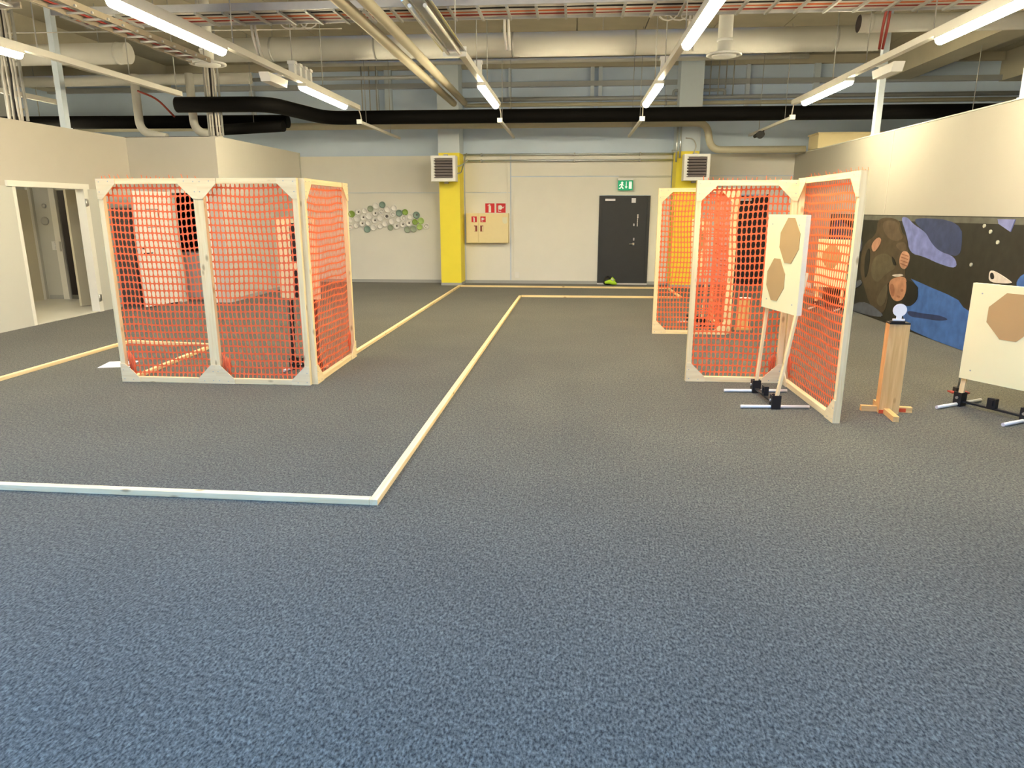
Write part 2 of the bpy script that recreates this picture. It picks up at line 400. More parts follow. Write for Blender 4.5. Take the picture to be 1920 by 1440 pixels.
for i in range(9):                                # upright lettering strip, too small to read in the photograph
    h = random.choice((0.016, 0.02, 0.026)); box(bm, 1.415, 1.445 if i < 3 else 1.435, YB - 0.034, YB - 0.03, zz - h, zz); zz -= h + 0.007
obj('door_sticker', bm, 'sign_white', d1, label='white vertical lettering strip')
obj('threshold', BM(box, 0.57, 1.69, YB - 0.07, YB, 0, 0.03), 'alu', d1)
d2 = struct('door_2', BM(box, 3.52, 4.20, YB - 0.02, YB + 0.02, 0, 1.95), 'door_and_shade_black', None, 'black door in the back wall behind the orange mesh', 'door')
obj('door_frame', BM(box, 3.48, 3.52, YB - 0.03, YB + 0.02, 0, 1.98), 'door_and_shade_black', d2)
obj('door_frame', BM(box, 4.20, 4.24, YB - 0.03, YB + 0.02, 0, 1.98), 'door_and_shade_black', d2)
obj('door_closer', BM(box, 3.62, 3.86, YB - 0.09, YB - 0.02, 1.84, 1.89), 'metal_grey', d2)
# open doorway of the left partition
d3 = struct('door_3', BM(box, XL - 0.11, XL + 0.016, 9.60, 9.66, 0, 2.04), 'door_white', None, 'white frame of the open doorway in the left partition', 'door')
obj('door_frame', BM(box, XL - 0.11, XL + 0.03, 11.06, 11.16, 0, 2.04), 'door_white', d3)
obj('door_frame', BM(box, XL - 0.11, XL + 0.035, 9.50, 11.20, 1.97, 2.05), 'door_white', d3)
for z in (1.76, 0.23):
    bm = bmesh.new(); tube(bm, [(XL + 0.045, 11.07, z - 0.06), (XL + 0.045, 11.07, z + 0.06)], 0.014, 8); box(bm, XL + 0.03, XL + 0.036, 11.07, 11.14, z - 0.05, z + 0.05)
    obj('hinge', bm, 'metal_grey', d3)
obj('threshold', BM(box, XL - 0.1, XL + 0.01, 9.68, 11.06, 0, 0.012), 'vinyl', d3)

# annex behind the open doorway
struct('floor_annex', BM(box, -10.0, XL - 0.1, 8.0, 12.6, 0.0, 0.008), 'vinyl', None, 'pale vinyl floor of the room behind the doorway', 'floor')
wa = struct('wall_annex_side', BM(box, -10.05, -9.90, 8.0, 12.7, 0, 2.88), 'wall_white')
dd = struct('door_4', BM(box, -9.90, -9.86, 11.0, 12.42, 0.01, 2.0), 'door_beige', None, 'beige closed door inside the room behind the doorway', 'door')
obj('door_frame', BM(box, -9.90, -9.855, 12.42, 12.48, 0, 2.05), 'door_white', dd)
wa2 = struct('wall_annex_end', BM(box, -9.90, -9.50, 12.60, 12.7, 0, 2.88), 'wall_white')
obj('wall_length', BM(box, -8.3, XL - 0.1, 12.60, 12.7, 0, 2.88), 'wall_white', wa2)
obj('wall_head', BM(box, -9.50, -8.3, 12.60, 12.7, 2.0, 2.88), 'wall_white', wa2)
struct('wall_annex_shade', BM(box, -10.05, XL - 0.1, 13.3, 13.4, 0, 2.9), 'door_and_shade_black')  # black panel holds the darkness of the unlit room in its colour
struct('wall_annex_front', BM(box, -10.0, XL - 0.1, 7.9, 8.0, 0, 2.88), 'wall_white')
struct('baseboard_annex', BM(box, -9.855, -9.57, 12.57, 12.6, 0.008, 0.08), 'skirting')
d5 = struct('door_5', BM(box, -9.57, -9.46, 12.56, 12.62, 0, 2.05), 'door_white', None, 'door standing ajar inside the room behind the doorway', 'door')
bm = bmesh.new(); beam(bm, (-8.32, 12.55, 1.0), (-8.53, 11.58, 1.0), 0.045, 1.96)
lf = obj('door_leaf', bm, 'door_beige', d5)
bm = bmesh.new(); tube(bm, [(-8.54, 11.74, 1.0), (-8.48, 11.72, 1.0), (-8.44, 11.84, 1.0)], 0.012, 8); lathe(bm, [(0.025, -0.01), (0.025, 0.01)], (-8.53, 11.72, 1.1), 'X', 12)
obj('door_handle', bm, 'metal_grey', lf)
obj('strike_plate', BM(box, -9.50, -9.47, 12.55, 12.565, 0.9, 1.08), 'metal_grey', d5)
for i, (z, r, nm) in enumerate(((1.72, 0.04, 'small round grey signal disc high on the wall inside the doorway'), (1.45, 0.075, 'larger round grey disc on the wall inside the doorway'))):
    bm = bmesh.new(); lathe(bm, [(r, 0.0), (r, -0.02), (r * 0.8, -0.035), (r * 0.4, -0.035)], (-9.71 - 0.03 * i, 12.60, z), 'Y', 20)
    tag(obj('wall_disc', bm, 'skirting' if i else 'metal_grey', loc=(-9.71 - 0.03 * i, 12.60, z)), nm, 'wall fitting')
r = thing('light_switch', 'white double light switch on the wall inside the doorway', 'switch', (-9.63, 12.59, 0.98))
obj('switch_plate', BM(box, -9.67, -9.59, 12.585, 12.60, 0.92, 1.08), 'white_plastic', r)
obj('rocker', BM(box, -9.66, -9.60, 12.575, 12.585, 1.01, 1.07), 'white_plastic', r)
obj('rocker', BM(box, -9.66, -9.60, 12.575, 12.585, 0.93, 0.99), 'white_plastic', r)
r = thing('added_annex_lamp', 'added round lamp, out of view, lighting the room behind the doorway', 'lamp', (-8.9, 9.6, 2.8))  # unseen lamp added to brighten the annex
obj('lamp_rod', BM(tube, [(-8.9, 9.6, 2.80), (-8.9, 9.6, CEIL)], 0.01, 8), 'white_plastic', r)
emis('added_lamp_glow', (1.0, 0.90, 0.66), 60.0)
bm = bmesh.new(); lathe(bm, [(0.20, 2.80), (0.22, 2.76), (0.20, 2.72), (0.05, 2.71)], (-8.9, 9.6, 0), 'Z', 24)
obj('lamp_shade', bm, 'added_lamp_glow', r)

# open white door leaf, dark cabinet and store behind the return wall
d6 = struct('door_6', BM(box, -7.17, -7.12, 12.36, 12.52, 0, 1.98), 'door_white', None, 'white door standing open behind the mesh cage', 'door')
obj('door_frame', BM(box, -6.52, -6.46, 12.36, 12.52, 0, 1.98), 'door_white', d6)
obj('door_frame', BM(box, -7.12, -6.52, 12.36, 12.52, 1.94, 1.99), 'door_white', d6)
A, B_ = Vector((-7.14, 12.34, 0.99)), Vector((-7.30, 11.50, 0.99))
bm = bmesh.new(); beam(bm, A, B_, 0.045, 1.93)
leaf = obj('door_leaf', bm, 'door_white', d6)
dv = (B_ - A).normalized(); nv = Vector((-dv.y, dv.x, 0))
if nv.x < 0: nv = -nv
def on_leaf(s, z, o=0.026): p = A + dv * s + nv * o; return Vector((p.x, p.y, z))
bm = bmesh.new()
for (s0, z0), (s1, z1) in (((0.34, 1.66), (0.62, 1.66)), ((0.34, 1.36), (0.62, 1.36)), ((0.34, 1.36), (0.34, 1.66)), ((0.62, 1.36), (0.62, 1.66))):
    beam(bm, on_leaf(s0, z0), on_leaf(s1, z1), 0.008, 0.012, upv=nv)
obj('notice_outline', bm, 'black_steel', leaf, label='thin dark outline of a framed notice')
bm = bmesh.new(); tube(bm, [on_leaf(0.77, 0.93, 0.03), on_leaf(0.77, 0.93, 0.07), on_leaf(0.62, 0.93, 0.07)], 0.011, 8); tube(bm, [on_leaf(0.77, 1.02, 0.02), on_leaf(0.77, 1.02, 0.05)], 0.02, 10)
obj('door_handle', bm, 'black_steel', leaf)
r = thing('locker', 'dark grey cabinet against the left partition beside the open white door', 'cabinet', (-7.66, 12.05, 0))
obj('cabinet_body', BM(box, -7.835, -7.50, 11.72, 12.34, 0.0, 1.68), 'cabinet_grey', r)
obj('cabinet_door', BM(box, -7.825, -7.67, 11.70, 11.72, 0.05, 1.65), 'cabinet_grey', r)
obj('cabinet_door', BM(box, -7.665, -7.51, 11.70, 11.72, 0.05, 1.65), 'cabinet_grey', r)
sw = struct('wall_store', BM(box, -8.5, -6.40, 14.4, 14.5, 0, 2.9), 'door_and_shade_black', None, 'dark end of the store room seen through the mesh cage', 'wall')  # store walls coloured black to stand for the unlit room
obj('wall_length', BM(box, -8.5, -8.4, 12.7, 14.4, 0, 2.9), 'door_and_shade_black', sw)
obj('wall_head', BM(box, -8.5, -6.40, 12.52, 14.5, 2.0, 2.9), 'door_and_shade_black', sw)
r = thing('low_cupboard', 'low brown cupboard just inside the dark store doorway', 'cabinet', (-6.9, 12.95, 0))
obj('cabinet_body', BM(box, -7.35, -6.45, 12.75, 13.15, 0, 0.84), 'shelf_brown', r)
obj('cabinet_top', BM(box, -7.37, -6.43, 12.72, 13.17, 0.84, 0.88), 'wall_greige', r)
obj('cabinet_door', BM(box, -7.34, -6.91, 12.73, 12.75, 0.05, 0.82), 'wall_greige', r)
obj('cabinet_door', BM(box, -6.89, -6.46, 12.73, 12.75, 0.05, 0.82), 'wall_greige', r)

# ------------------------------------------------------------------ orange mesh panels
def net_mesh(w, h, seed, spikes=False, cw=0.0435, ch=0.068, over=0.03):
    """plastic safety net hanging in the local XZ plane: rounded tall holes between flat strands"""
    rnd = random.Random(seed)
    nx = max(4, int(round(w / cw))); nz = max(4, int(round(h / ch)))
    bm = bmesh.new()
    ph = [rnd.uniform(0, 6.28) for _ in range(8)]
    def W(u, v):                                  # u, v in cells -> warped position
        x, z = u * w / nx, v * h / nz
        ex = min(x, w - x) / 0.15; ex = max(0, min(1, ex))
        ez = min(z, h - z) / 0.15; ez = max(0, min(1, ez)); e = ex * ez
        dz = 0.009 * math.sin(x * 5.1 + ph[0]) * math.sin(z * 2.3 + ph[1]) + 0.004 * math.sin(x * 11 + z * 3 + ph[2]) - 0.016 * math.sin(PI * x / w) * (z / h)
        dx = 0.007 * math.sin(z * 6.3 + ph[3]) + 0.006 * math.sin(x * 9 + z * 5 + ph[4])
        dy = 0.016 * math.sin(x * 4 + ph[5]) * math.sin(z * 3 + ph[6])
        return Vector((x + dx * e, dy * e, z + dz * e))
    G = {}
    def node(u, v):
        k = (round(u * 2), round(v * 2))
        if k not in G: G[k] = bm.verts.new(W(u, v))
        return G[k]
    for i in range(nx):
        for j in range(nz):
            out = [node(i + a, j + b_) for a, b_ in ((0, 0), (.5, 0), (1, 0), (1, .5), (1, 1), (.5, 1), (0, 1), (0, .5))]
            tx = 0.095 + rnd.uniform(-.02, .02); tz = 0.068 + rnd.uniform(-.012, .015)
            inn = [bm.verts.new(W(i + a, j + b_)) for a, b_ in ((.19, .14), (.5, tz), (.81, .14), (1 - tx, .5), (.81, .86), (.5, 1 - tz), (.19, .86), (tx, .5))]
            for k in range(8):
                bm.faces.new((out[k], out[(k + 1) % 8], inn[(k + 1) % 8], inn[k]))
    if spikes:                                    # cut strand ends standing above the top rail
        for i in range(nx + 1):
            if rnd.random() < 0.85:
                x = i * w / nx; l = rnd.uniform(0.02, 0.05); s = rnd.uniform(-0.012, 0.012)
                q = [bm.verts.new((x - .004, 0, h)), bm.verts.new((x + .004, 0, h)), bm.verts.new((x + .003 + s, -0.01, h + l)), bm.verts.new((x - .003 + s, -0.01, h + l))]
                bm.faces.new(q)
    return bm
def mesh_panel(p0, p1, label, seed, top=1.93, spikes=False, gfront=True, side=1, folds=()):
    """p0 left end, p1 right end seen from the front; frame of pine battens with plywood corner plates; front is local -y"""
    p0, p1 = Vector((*p0, 0)), Vector((*p1, 0)); w = (p1 - p0).length
    rz = math.atan2((p1 - p0).y, (p1 - p0).x)
    r = thing('mesh_panel', label, 'fence panel', p0, rz, 'orange mesh panels in pine frames')
    t = 0.048
    def P(name, bm, m): return obj(name, bm, m, r, local=True)
    P('post', BM(box, 0, t, -t / 2, t / 2, 0, top), 'pine_Z')
    P('post', BM(box, w - t, w, -t / 2, t / 2, 0, top), 'pine_Z')
    P('top_rail', BM(box, t, w - t, -t / 2, t / 2, top - t, top), 'pine_X')
    P('bottom_rail', BM(box, t, w - t, -t / 2, t / 2, 0, t), 'pine_X')
    g, th = 0.185, 0.009
    y0, y1 = (-t / 2 - th, -t / 2) if gfront else (t / 2, t / 2 + th)
    for cx, cz, sx, sz in ((0, top, 1, -1), (w, top, -1, -1), (0, 0, 1, 1), (w, 0, -1, 1)):
        gp = P('corner_plate', BM(prism, [(cx, cz), (cx + sx * g, cz), (cx + sx * g, cz + sz * 0.045), (cx + sx * 0.045, cz + sz * g), (cx, cz + sz * g)], 'Y', y0, y1), 'ply')
        bm = bmesh.new()
        for a, b_ in ((0.03, 0.03), (0.12, 0.025), (0.025, 0.12)):
            lathe(bm, [(0.005, y0 - 0.002), (0.005, y0)], (cx + sx * a, 0, cz + sz * b_), 'Y', 6)
        obj('screw_heads', bm, 'steel_dull', gp, local=True)['kind'] = 'stuff'
    bm = net_mesh(w - 0.05, top - 0.03, seed, spikes)
    bmesh.ops.translate(bm, verts=bm.verts[:], vec=(0.025, side * (t / 2 + 0.008), 0.02))
    n = P('net', bm, 'net_orange')
    n['label'] = 'orange plastic safety net'
    sm = n.modifiers.new('thick', 'SOLIDIFY'); sm.thickness = 0.002; sm.offset = 0
    for (fx, fz) in folds:                        # bunched net at a corner
        bm = bmesh.new(); rr = random.Random(seed + 5)
        sx = 1 if fx < w / 2 else -1
        for k in range(5):
            pts = [(fx + sx * (0.02 + 0.012 * k + rr.uniform(-.01, .01)), side * (0.012 + 0.006 * (k % 2)), fz + q * 0.06 - 0.012 * k) for q in range(4)]
            tube(bm, pts, [0.003, 0.009, 0.009, 0.003], 6)
        P('net_fold', bm, 'net_orange')
    return r
mesh_panel((-4.41, 6.45), (-3.44, 6.45), 'left front orange mesh panel of the cage with net ends above its rail', 1, spikes=True, folds=((0.05, 0.12),))
mesh_panel((-3.44, 6.45), (-2.50, 6.45), 'right front orange mesh panel of the cage', 2, folds=((0.05, 0.12),))
mesh_panel((-2.475, 6.47), (-2.50, 7.82), 'side orange mesh panel of the cage meeting the long floor batten', 3, folds=((1.30, 0.14),))
mesh_panel((1.14, 6.93), (2.06, 6.93), 'orange mesh panel behind the two target board facing the camera', 4, top=1.915, spikes=True, folds=((0.87, 0.12),))
mesh_panel((2.09, 6.93), (2.12, 5.56), 'orange mesh panel jutting towards the camera beside the wooden post', 5, spikes=True, folds=((0.05, 0.12),))
mesh_panel((1.11, 9.70), (2.11, 9.70), 'far orange mesh panel in front of the yellow column', 6, top=1.925)
mesh_panel((2.14, 9.74), (2.14, 11.05), 'orange mesh panel seen edge on behind the far panel', 8, top=1.925)

# ------------------------------------------------------------------ floor battens
def batten(a, b_, label, w=0.048, h=0.036):
    a, b_ = Vector((*a, 0)), Vector((*b_, 0)); d = b_ - a
    bm = BM(beam, (0, 0, h / 2), (d.length, 0, h / 2), w, h)
    bmesh.ops.bevel(bm, geom=bm.edges[:], offset=0.002, segments=1, affect='EDGES')
    o = obj('floor_batten', bm, 'pine_X', local=True, loc=None)
    o.location = a; o.rotation_euler = (0, 0, math.atan2(d.y, d.x))
    return tag(o, label, 'batten', 'pine battens marking the lanes on the carpet')
batten((-3.95, 3.745), (-1.135, 3.705), 'pine floor batten nearest the camera, running out of frame at left')
batten((-1.11, 3.68), (-1.00, 13.66), 'long pine floor batten running from the nearest corner to the back')
batten((-0.975, 13.69), (2.08, 13.74), 'inner pine floor batten across the back, in front of the exit door')
batten((-2.44, 15.45), (2.03, 15.40), 'outer pine floor batten close to the back wall')
batten((2.05, 15.38), (2.09, 13.77), 'short pine floor batten closing the lane behind the far mesh panel')
batten((-2.47, 15.47), (-2.53, 7.87), 'pine floor batten from the yellow column to the cage')
batten((-5.66, 5.4), (-5.62, 8.37), 'pine floor batten at the far left running out of frame')
batten((-5.62, 8.40), (-4.44, 8.27), 'pine floor batten crossing behind the cage mesh')
batten((-4.42, 8.25), (-4.36, 6.55), 'pine floor batten inside the cage running towards its front rail')
bm = bmesh.new()
q = [(-5.06, 6.98), (-4.75, 7.06), (-4.83, 7.36), (-5.13, 7.29)]
prism(bm, q, 'Z', 0.001, 0.003)
pp = tag(obj('paper_sheet', bm, 'paper', loc=(-4.95, 7.15, 0)), 'white paper sheet lying on the carpet beside the cage', 'paper')
bm = bmesh.new()
for i in range(4):
    a = Vector((-5.04, 7.08, 0.0033)) + Vector((-0.016, 0.055, 0)) * i
    beam(bm, a, a + Vector((0.22, 0.055, 0)), 0.008, 0.0004)
obj('print_lines', bm, 'ink', pp)

# ------------------------------------------------------------------ target stands
def octagon(w, h):
    return [(-w * .17, h / 2), (w * .17, h / 2), (w / 2, h * .165), (w / 2, -h * .165), (w * .17, -h / 2), (-w * .17, -h / 2), (-w / 2, -h * .165), (w / 2 * -1, h * .165)]
def target_stand(loc, rz, label, bw, z0, z1, brot=0.0, octs=(), patches=(), span=0.55, tube_len=0.58, bth=0.045, dark=False, tube_off=0.0, bx=0.0, by=0.0, edge='board_edge'):
    """local x runs along the board, local -y is its front"""
    r = thing('target_stand', label, 'target', (*loc, 0), rz, 'cardboard targets on stands')
    def P(name, bm, m, par=None): return obj(name, bm, m, par or r, local=True)
    for s in (-1, 1):
        x = s * span / 2
        P('foot_tube', BM(tube, [(x, -tube_len / 2 + tube_off, 0.016), (x, tube_len / 2 + tube_off, 0.016)], 0.015, 12), 'alu')
        bm = bmesh.new(); box(bm, x - 0.028, x + 0.028, -0.038, -0.030, 0.0, 0.12); box(bm, x - 0.028, x + 0.028, 0.030, 0.038, 0.0, 0.12)
        box(bm, x - 0.034, x - 0.028, -0.038, 0.038, 0.0, 0.12); box(bm, x + 0.028, x + 0.034, -0.038, 0.038, 0.0, 0.12); box(bm, x - 0.028, x + 0.028, -0.03, 0.03, 0.032, 0.036)
        so = P('socket', bm, 'black_steel')
        lathe_bm = bmesh.new(); lathe(lathe_bm, [(0.012, -0.05), (0.012, -0.038)], (x, 0, 0.075), 'Y', 10)
        obj('bolt', lathe_bm, 'metal_grey', so, local=True)
        bx_ = bx + s * span * 0.5
        bm = bmesh.new(); beam(bm, (x, 0, 0.037), (bx_ * math.cos(brot), bx_ * math.sin(brot) + 0.035 + by, z0 + 0.35), 0.042, 0.02, upv=(0, 1, 0))
        P('upright', bm, 'black_steel' if dark else 'pine_Z')
    P('crossbar', BM(box, -span / 2 + 0.034, span / 2 - 0.034, -0.018, 0.018, 0.036, 0.05), 'black_steel')
    bm = bmesh.new(); box(bm, -0.035, 0.035, -0.02, 0.02, 0.05, 0.13); box(bm, -0.015, 0.015, -0.03, -0.02, 0.07, 0.12)
    P('bracket', bm, 'black_steel')
    R = Matrix.Translation((0, by, 0)) @ Matrix.Rotation(brot, 4, 'Z') @ Matrix.Translation((bx, 0, 0))
    bm = BM(box, -bw / 2, bw / 2, -0.03, bth - 0.03, z0, z1); bmesh.ops.transform(bm, matrix=R, verts=bm.verts[:])
    bd = P('board', bm, 'board_face'); bd['label'] = 'pale cream backing board'
    bm = BM(box, bw / 2, bw / 2 + 0.002, -0.028, bth - 0.032, z0 + 0.001, z1 - 0.001); bmesh.ops.transform(bm, matrix=R, verts=bm.verts[:])
    P('board_edge', bm, edge, bd)
    for (ox, oz, ow, oh) in octs:
        bm = BM(prism, [(ox + a, oz + b_) for a, b_ in octagon(ow, oh)], 'Y', -0.034, -0.030); bmesh.ops.transform(bm, matrix=R, verts=bm.verts[:])
        P('cardboard_target', bm, 'cardboard', bd)['label'] = 'brown octagonal cardboard target'
    for (px0, px1, pz0, pz1) in patches:
        bm = BM(box, px0, px1, -0.034, -0.030, pz0, pz1); bmesh.ops.transform(bm, matrix=R, verts=bm.verts[:])
        P('black_patch', bm, 'black_steel', bd)['label'] = 'black hard cover patch'
    bm = bmesh.new()
    for sx in (-1, 1):
        for z in (z0 + 0.08, z1 - 0.08):
            lathe(bm, [(0.006, -0.033), (0.006, -0.03)], (sx * bw * 0.36, 0, z), 'Y', 8)
    bmesh.ops.transform(bm, matrix=R, verts=bm.verts[:]); P('screw_heads', bm, 'steel_dull', bd)['kind'] = 'stuff'
    return r
rad = math.radians
target_stand((1.735, 6.24), rad(-87), 'pale target board with two brown octagons in front of the mesh', 0.60, 0.80, 1.61, rad(10), octs=((0.09, 1.400, 0.31, 0.37), (-0.085, 1.062, 0.30, 0.36)), by=0.075)
target_stand((3.505, 5.96), rad(-61), 'pale target board with one brown octagon cut by the right picture edge', 0.62, 0.25, 1.06, rad(2), octs=((0.03, 0.815, 0.37, 0.375),), bx=0.02)
target_stand((4.38, 12.45), rad(-38), 'target board with one brown octagon before the mural, seen through the mesh', 0.52, 0.37, 1.17, 0, octs=((-0.02, 0.88, 0.30, 0.38),), span=0.42)
target_stand((-2.79, 7.08), rad(-16), 'target board with black patches inside the cage behind its corner post', 0.47, 0.76, 1.56, 0, patches=((-0.06, 0.13, 1.14, 1.52), (-0.05, 0.14, 0.77, 1.05)), span=0.30, dark=True, tube_len=0.35)
target_stand((1.84, 10.55), rad(-68), 'target board with brown octagon hidden behind the far mesh panel', 0.42, 0.72, 1.52, 0, octs=((0.0, 1.22, 0.28, 0.34),), span=0.34, tube_len=0.40)

# wooden posts with steel plates
def plate_post(loc, h, w, d, label, disc_flat, rz=0.0):
    r = thing('target_post', label, 'target post', (*loc, 0), rz, 'plank posts carrying white plates')
    def P(name, bm, m, par=None): return obj(name, bm, m, par or r, local=True)
    P('plank', BM(box, -w / 2, w / 2, -d / 2, -d / 2 + 0.028, 0.0, h), 'plank_Z')
    P('plank', BM(box, w / 2 - 0.028, w / 2, -d / 2 + 0.028, d / 2, 0.0, h), 'plank_Z')
    P('plank', BM(box, -w / 2, -w / 2 + 0.028, -d / 2 + 0.028, d / 2, 0.0, h), 'plank_Z')
    P('post_top', BM(box, -w / 2, w / 2, -d / 2, d / 2, h, h + 0.012), 'black_steel')
    if not disc_flat:
        for a, b_ in (((-0.20, 0.02), (-w / 2, 0.02)), ((w / 2, 0.03), (0.20, 0.03)), ((-0.02, -0.30), (-0.02, -d / 2)), ((-0.02, d / 2), (-0.02, 0.24))):
            if abs(a[1] - b_[1]) < 1e-6: P('foot', BM(box, a[0], b_[0], a[1] - 0.022, a[1] + 0.022, 0, 0.045), 'plank_X')
            else: P('foot', BM(box, a[0] - 0.022, a[0] + 0.022, a[1], b_[1], 0, 0.045), 'plank_Y')
        P('red_mark', BM(box, 0.085, 0.15, 0.007, 0.009, 0.004, 0.036), 'tape_red')
        P('red_mark', BM(box, -w / 2, -0.01, -d / 2 - 0.002, -d / 2, 0.0, 0.03), 'tape_red')
        P('hinge_base', BM(box, -0.075, 0.03, -0.065, -0.02, h + 0.012, h + 0.028), 'black_steel')
        bm = bmesh.new(); box(bm, -0.06, 0.03, -0.05, -0.035, h + 0.03, h + 0.045); box(bm, -0.035, 0.005, -0.046, -0.04, h + 0.045, h + 0.07)
        lathe(bm, [(0.052, -0.047), (0.052, -0.040)], (-0.015, 0, h + 0.115), 'Y', 28)
        P('steel_plate', bm, 'sign_white')['label'] = 'round white steel plate'
    else:
        bm = bmesh.new(); lathe(bm, [(0.085, h + 0.012), (0.085, h + 0.024)], (0.02, 0, 0), 'Z', 24)
        P('steel_plate', bm, 'sign_white')['label'] = 'round white plate lying flat'
        P('foot', BM(box, -0.12, 0.12, -d / 2 - 0.05, -d / 2, 0, 0.03), 'plank_X')
    return r
plate_post((2.655, 5.93), 0.75, 0.155, 0.10, 'wooden plank post with round white plate standing before the mural', False, rad(-6))
plate_post((2.42, 10.18), 0.42, 0.15, 0.12, 'short wooden post with flat white plate seen through the right mesh', True)
r = thing('small_popper', 'small steel base with thin rod on the carpet behind the right target board', 'target', (3.60, 6.66, 0))
bm = bmesh.new(); box(bm, 3.52, 3.68, 6.62, 6.70, 0, 0.012); obj('base_plate', bm, 'cable_red', r)
obj('clamp', BM(box, 3.56, 3.64, 6.63, 6.69, 0.012, 0.05), 'black_steel', r)
obj('rod', BM(tube, [(3.59, 6.66, 0.05), (3.60, 6.66, 0.40)], 0.008, 8), 'metal_grey', r)

# ------------------------------------------------------------------ mural on the right partition
mu = thing('wall_mural', 'dark printed mural of upside down figures and blue cloth on the right wall', 'mural', (4.69, 9.5, 0))
obj('mural_sheet', BM(box, 4.702, 4.719, 4.2, 13.7, 0.004, 1.575), 'print_base', mu)
SH = [('band', [(13.65, 1.565), (4.3, 1.565), (4.3, 1.50), (13.65, 1.49)]),
 ('swoosh', [(10.87, 1.55), (10.64, 1.55), (10.46, 1.46), (10.06, 1.36), (9.89, 1.24), (9.64, 1.13), (9.23, 1.09), (9.14, 0.94), (9.64, 0.98), (10.01, 1.04), (10.44, 1.06), (10.59, 1.3)]),
 ('navy', [(10.44, 1.55), (9.2, 1.52), (9.1, 1.18), (9.19, 1.09), (9.43, 1.11), (9.69, 1.15), (9.89, 1.24), (10.06, 1.36), (10.37, 1.46)]),
 ('low', [(10.3, 0.72), (10.0, 0.69), (9.72, 0.66), (9.29, 0.62), (9.01, 0.58), (8.88, 0.51), (8.3, 0.40), (7.2, 0.30), (7.0, 0.006), (8.84, 0.006), (9.45, 0.006), (10.09, 0.03), (10.38, 0.17), (10.39, 0.36), (10.07, 0.44), (10.05, 0.62)]),
 ('lowdark', [(10.31, 0.28), (9.8, 0.3), (9.41, 0.34), (9.12, 0.32), (9.43, 0.26), (9.78, 0.24), (10.19, 0.2)]),
 ('fig', [(11.65, 1.54), (10.89, 1.53), (10.78, 1.34), (10.58, 1.28), (10.5, 1.08), (10.4, 1.0), (10.52, 0.8), (10.44, 0.7), (10.95, 0.63), (11.03, 0.52), (10.92, 0.34), (11.02, 0.1), (11.52, 0.16), (11.88, 0.48), (12.12, 0.72), (12.07, 1.12), (11.6, 1.27)]),
 ('figl', [(11.49, 1.49), (10.93, 1.5), (10.83, 1.34), (10.65, 1.26), (10.95, 1.19), (11.31, 1.28)]),
 ('fold', [(11.63, 0.94), (11.13, 1.04), (10.74, 0.83), (11.09, 0.73), (11.38, 0.53), (11.67, 0.66)]),
 ('figl', [(10.95, 1.16), (10.62, 1.22), (10.52, 1.10), (10.70, 1.06)]),
 ('hair', [(11.95, 0.95), (11.80, 1.10), (11.72, 0.80), (11.82, 0.55), (11.92, 0.70)]),
 ('fold', [(11.15, 0.50), (10.98, 0.60), (10.98, 0.30), (11.15, 0.20), (11.35, 0.28)]),
 ('hair', [(11.0, 1.0), (10.86, 0.94), (10.78, 0.86), (10.90, 0.86)]),
 ('wh', [(10.95, 0.71), (10.62, 0.76), (10.50, 0.745), (10.72, 0.70)]),
 ('hair', [(10.44, 0.7), (10.18, 0.68), (10.04, 0.6), (10.02, 0.45), (10.23, 0.33), (10.44, 0.35), (10.48, 0.39), (10.38, 0.5)]),
 ('face', [(10.97, 0.63), (10.7, 0.71), (10.47, 0.73), (10.39, 0.63), (10.38, 0.5), (10.48, 0.39), (10.7, 0.35), (10.89, 0.44)]),
 ('faced', [(10.92, 0.58), (10.80, 0.60), (10.72, 0.50), (10.74, 0.40), (10.84, 0.44)]),
 ('faced', [(10.55, 0.55), (10.47, 0.56), (10.46, 0.52), (10.54, 0.51)]),
 ('faced', [(10.66, 0.45), (10.54, 0.45), (10.54, 0.42), (10.64, 0.42)]),
 ('hand', [(10.65, 1.08), (10.5, 1.08), (10.4, 1.01), (10.44, 0.88), (10.52, 0.82), (10.67, 0.86), (10.72, 0.97)]),
 ('elbow', [(11.51, 1.26), (11.37, 1.18), (11.61, 0.98), (11.77, 1.11)]),
 ('rblue', [(8.45, 1.55), (8.13, 1.55), (8.18, 1.42), (8.42, 1.5)]),
 ('wh', [(8.45, 0.96), (8.4, 1.0), (8.04, 0.91), (8.0, 0.88), (8.42, 0.85)]),
 ('hair', [(8.43, 0.96), (8.36, 0.97), (8.32, 0.90), (8.40, 0.89)]),
 ('low', [(7.95, 0.88), (7.82, 1.03), (7.2, 1.1), (6.8, 0.9), (7.2, 0.8), (7.78, 0.82)]),
 ('grey', [(12.38, 1.27), (12.12, 1.17), (12.12, 0.96), (12.31, 1.03)]),
 ('grey', [(12.32, 0.36), (12.07, 0.56), (11.91, 0.48), (12.12, 0.4)]),
 ('grey', [(12.3, 0.08), (11.74, 0.24), (10.9, 0.1), (11.36, 0.03), (12.29, 0.01)]),
 ('navy', [(13.6, 1.48), (12.9, 1.48), (12.8, 0.9), (13.2, 0.6), (13.6, 0.7)]),
 ('grey', [(13.3, 1.45), (12.7, 1.40), (12.6, 1.1), (13.0, 1.2)])]
def chaikin(p, n=2):
    for _ in range(n):
        q = []
        for i in range(len(p)):
            a, b_ = p[i], p[(i + 1) % len(p)]
            q += [(a[0] * .75 + b_[0] * .25, a[1] * .75 + b_[1] * .25), (a[0] * .25 + b_[0] * .75, a[1] * .25 + b_[1] * .75)]
        p = q
    return p
for i, (k, poly) in enumerate(SH):
    x = 4.7015 - 0.0005 * i
    if k not in ('band', 'rblue') and i != 3: poly = chaikin(poly)
    obj('printed_patch', BM(prism, poly, 'X', x, 4.7025), 'print_' + k, mu)
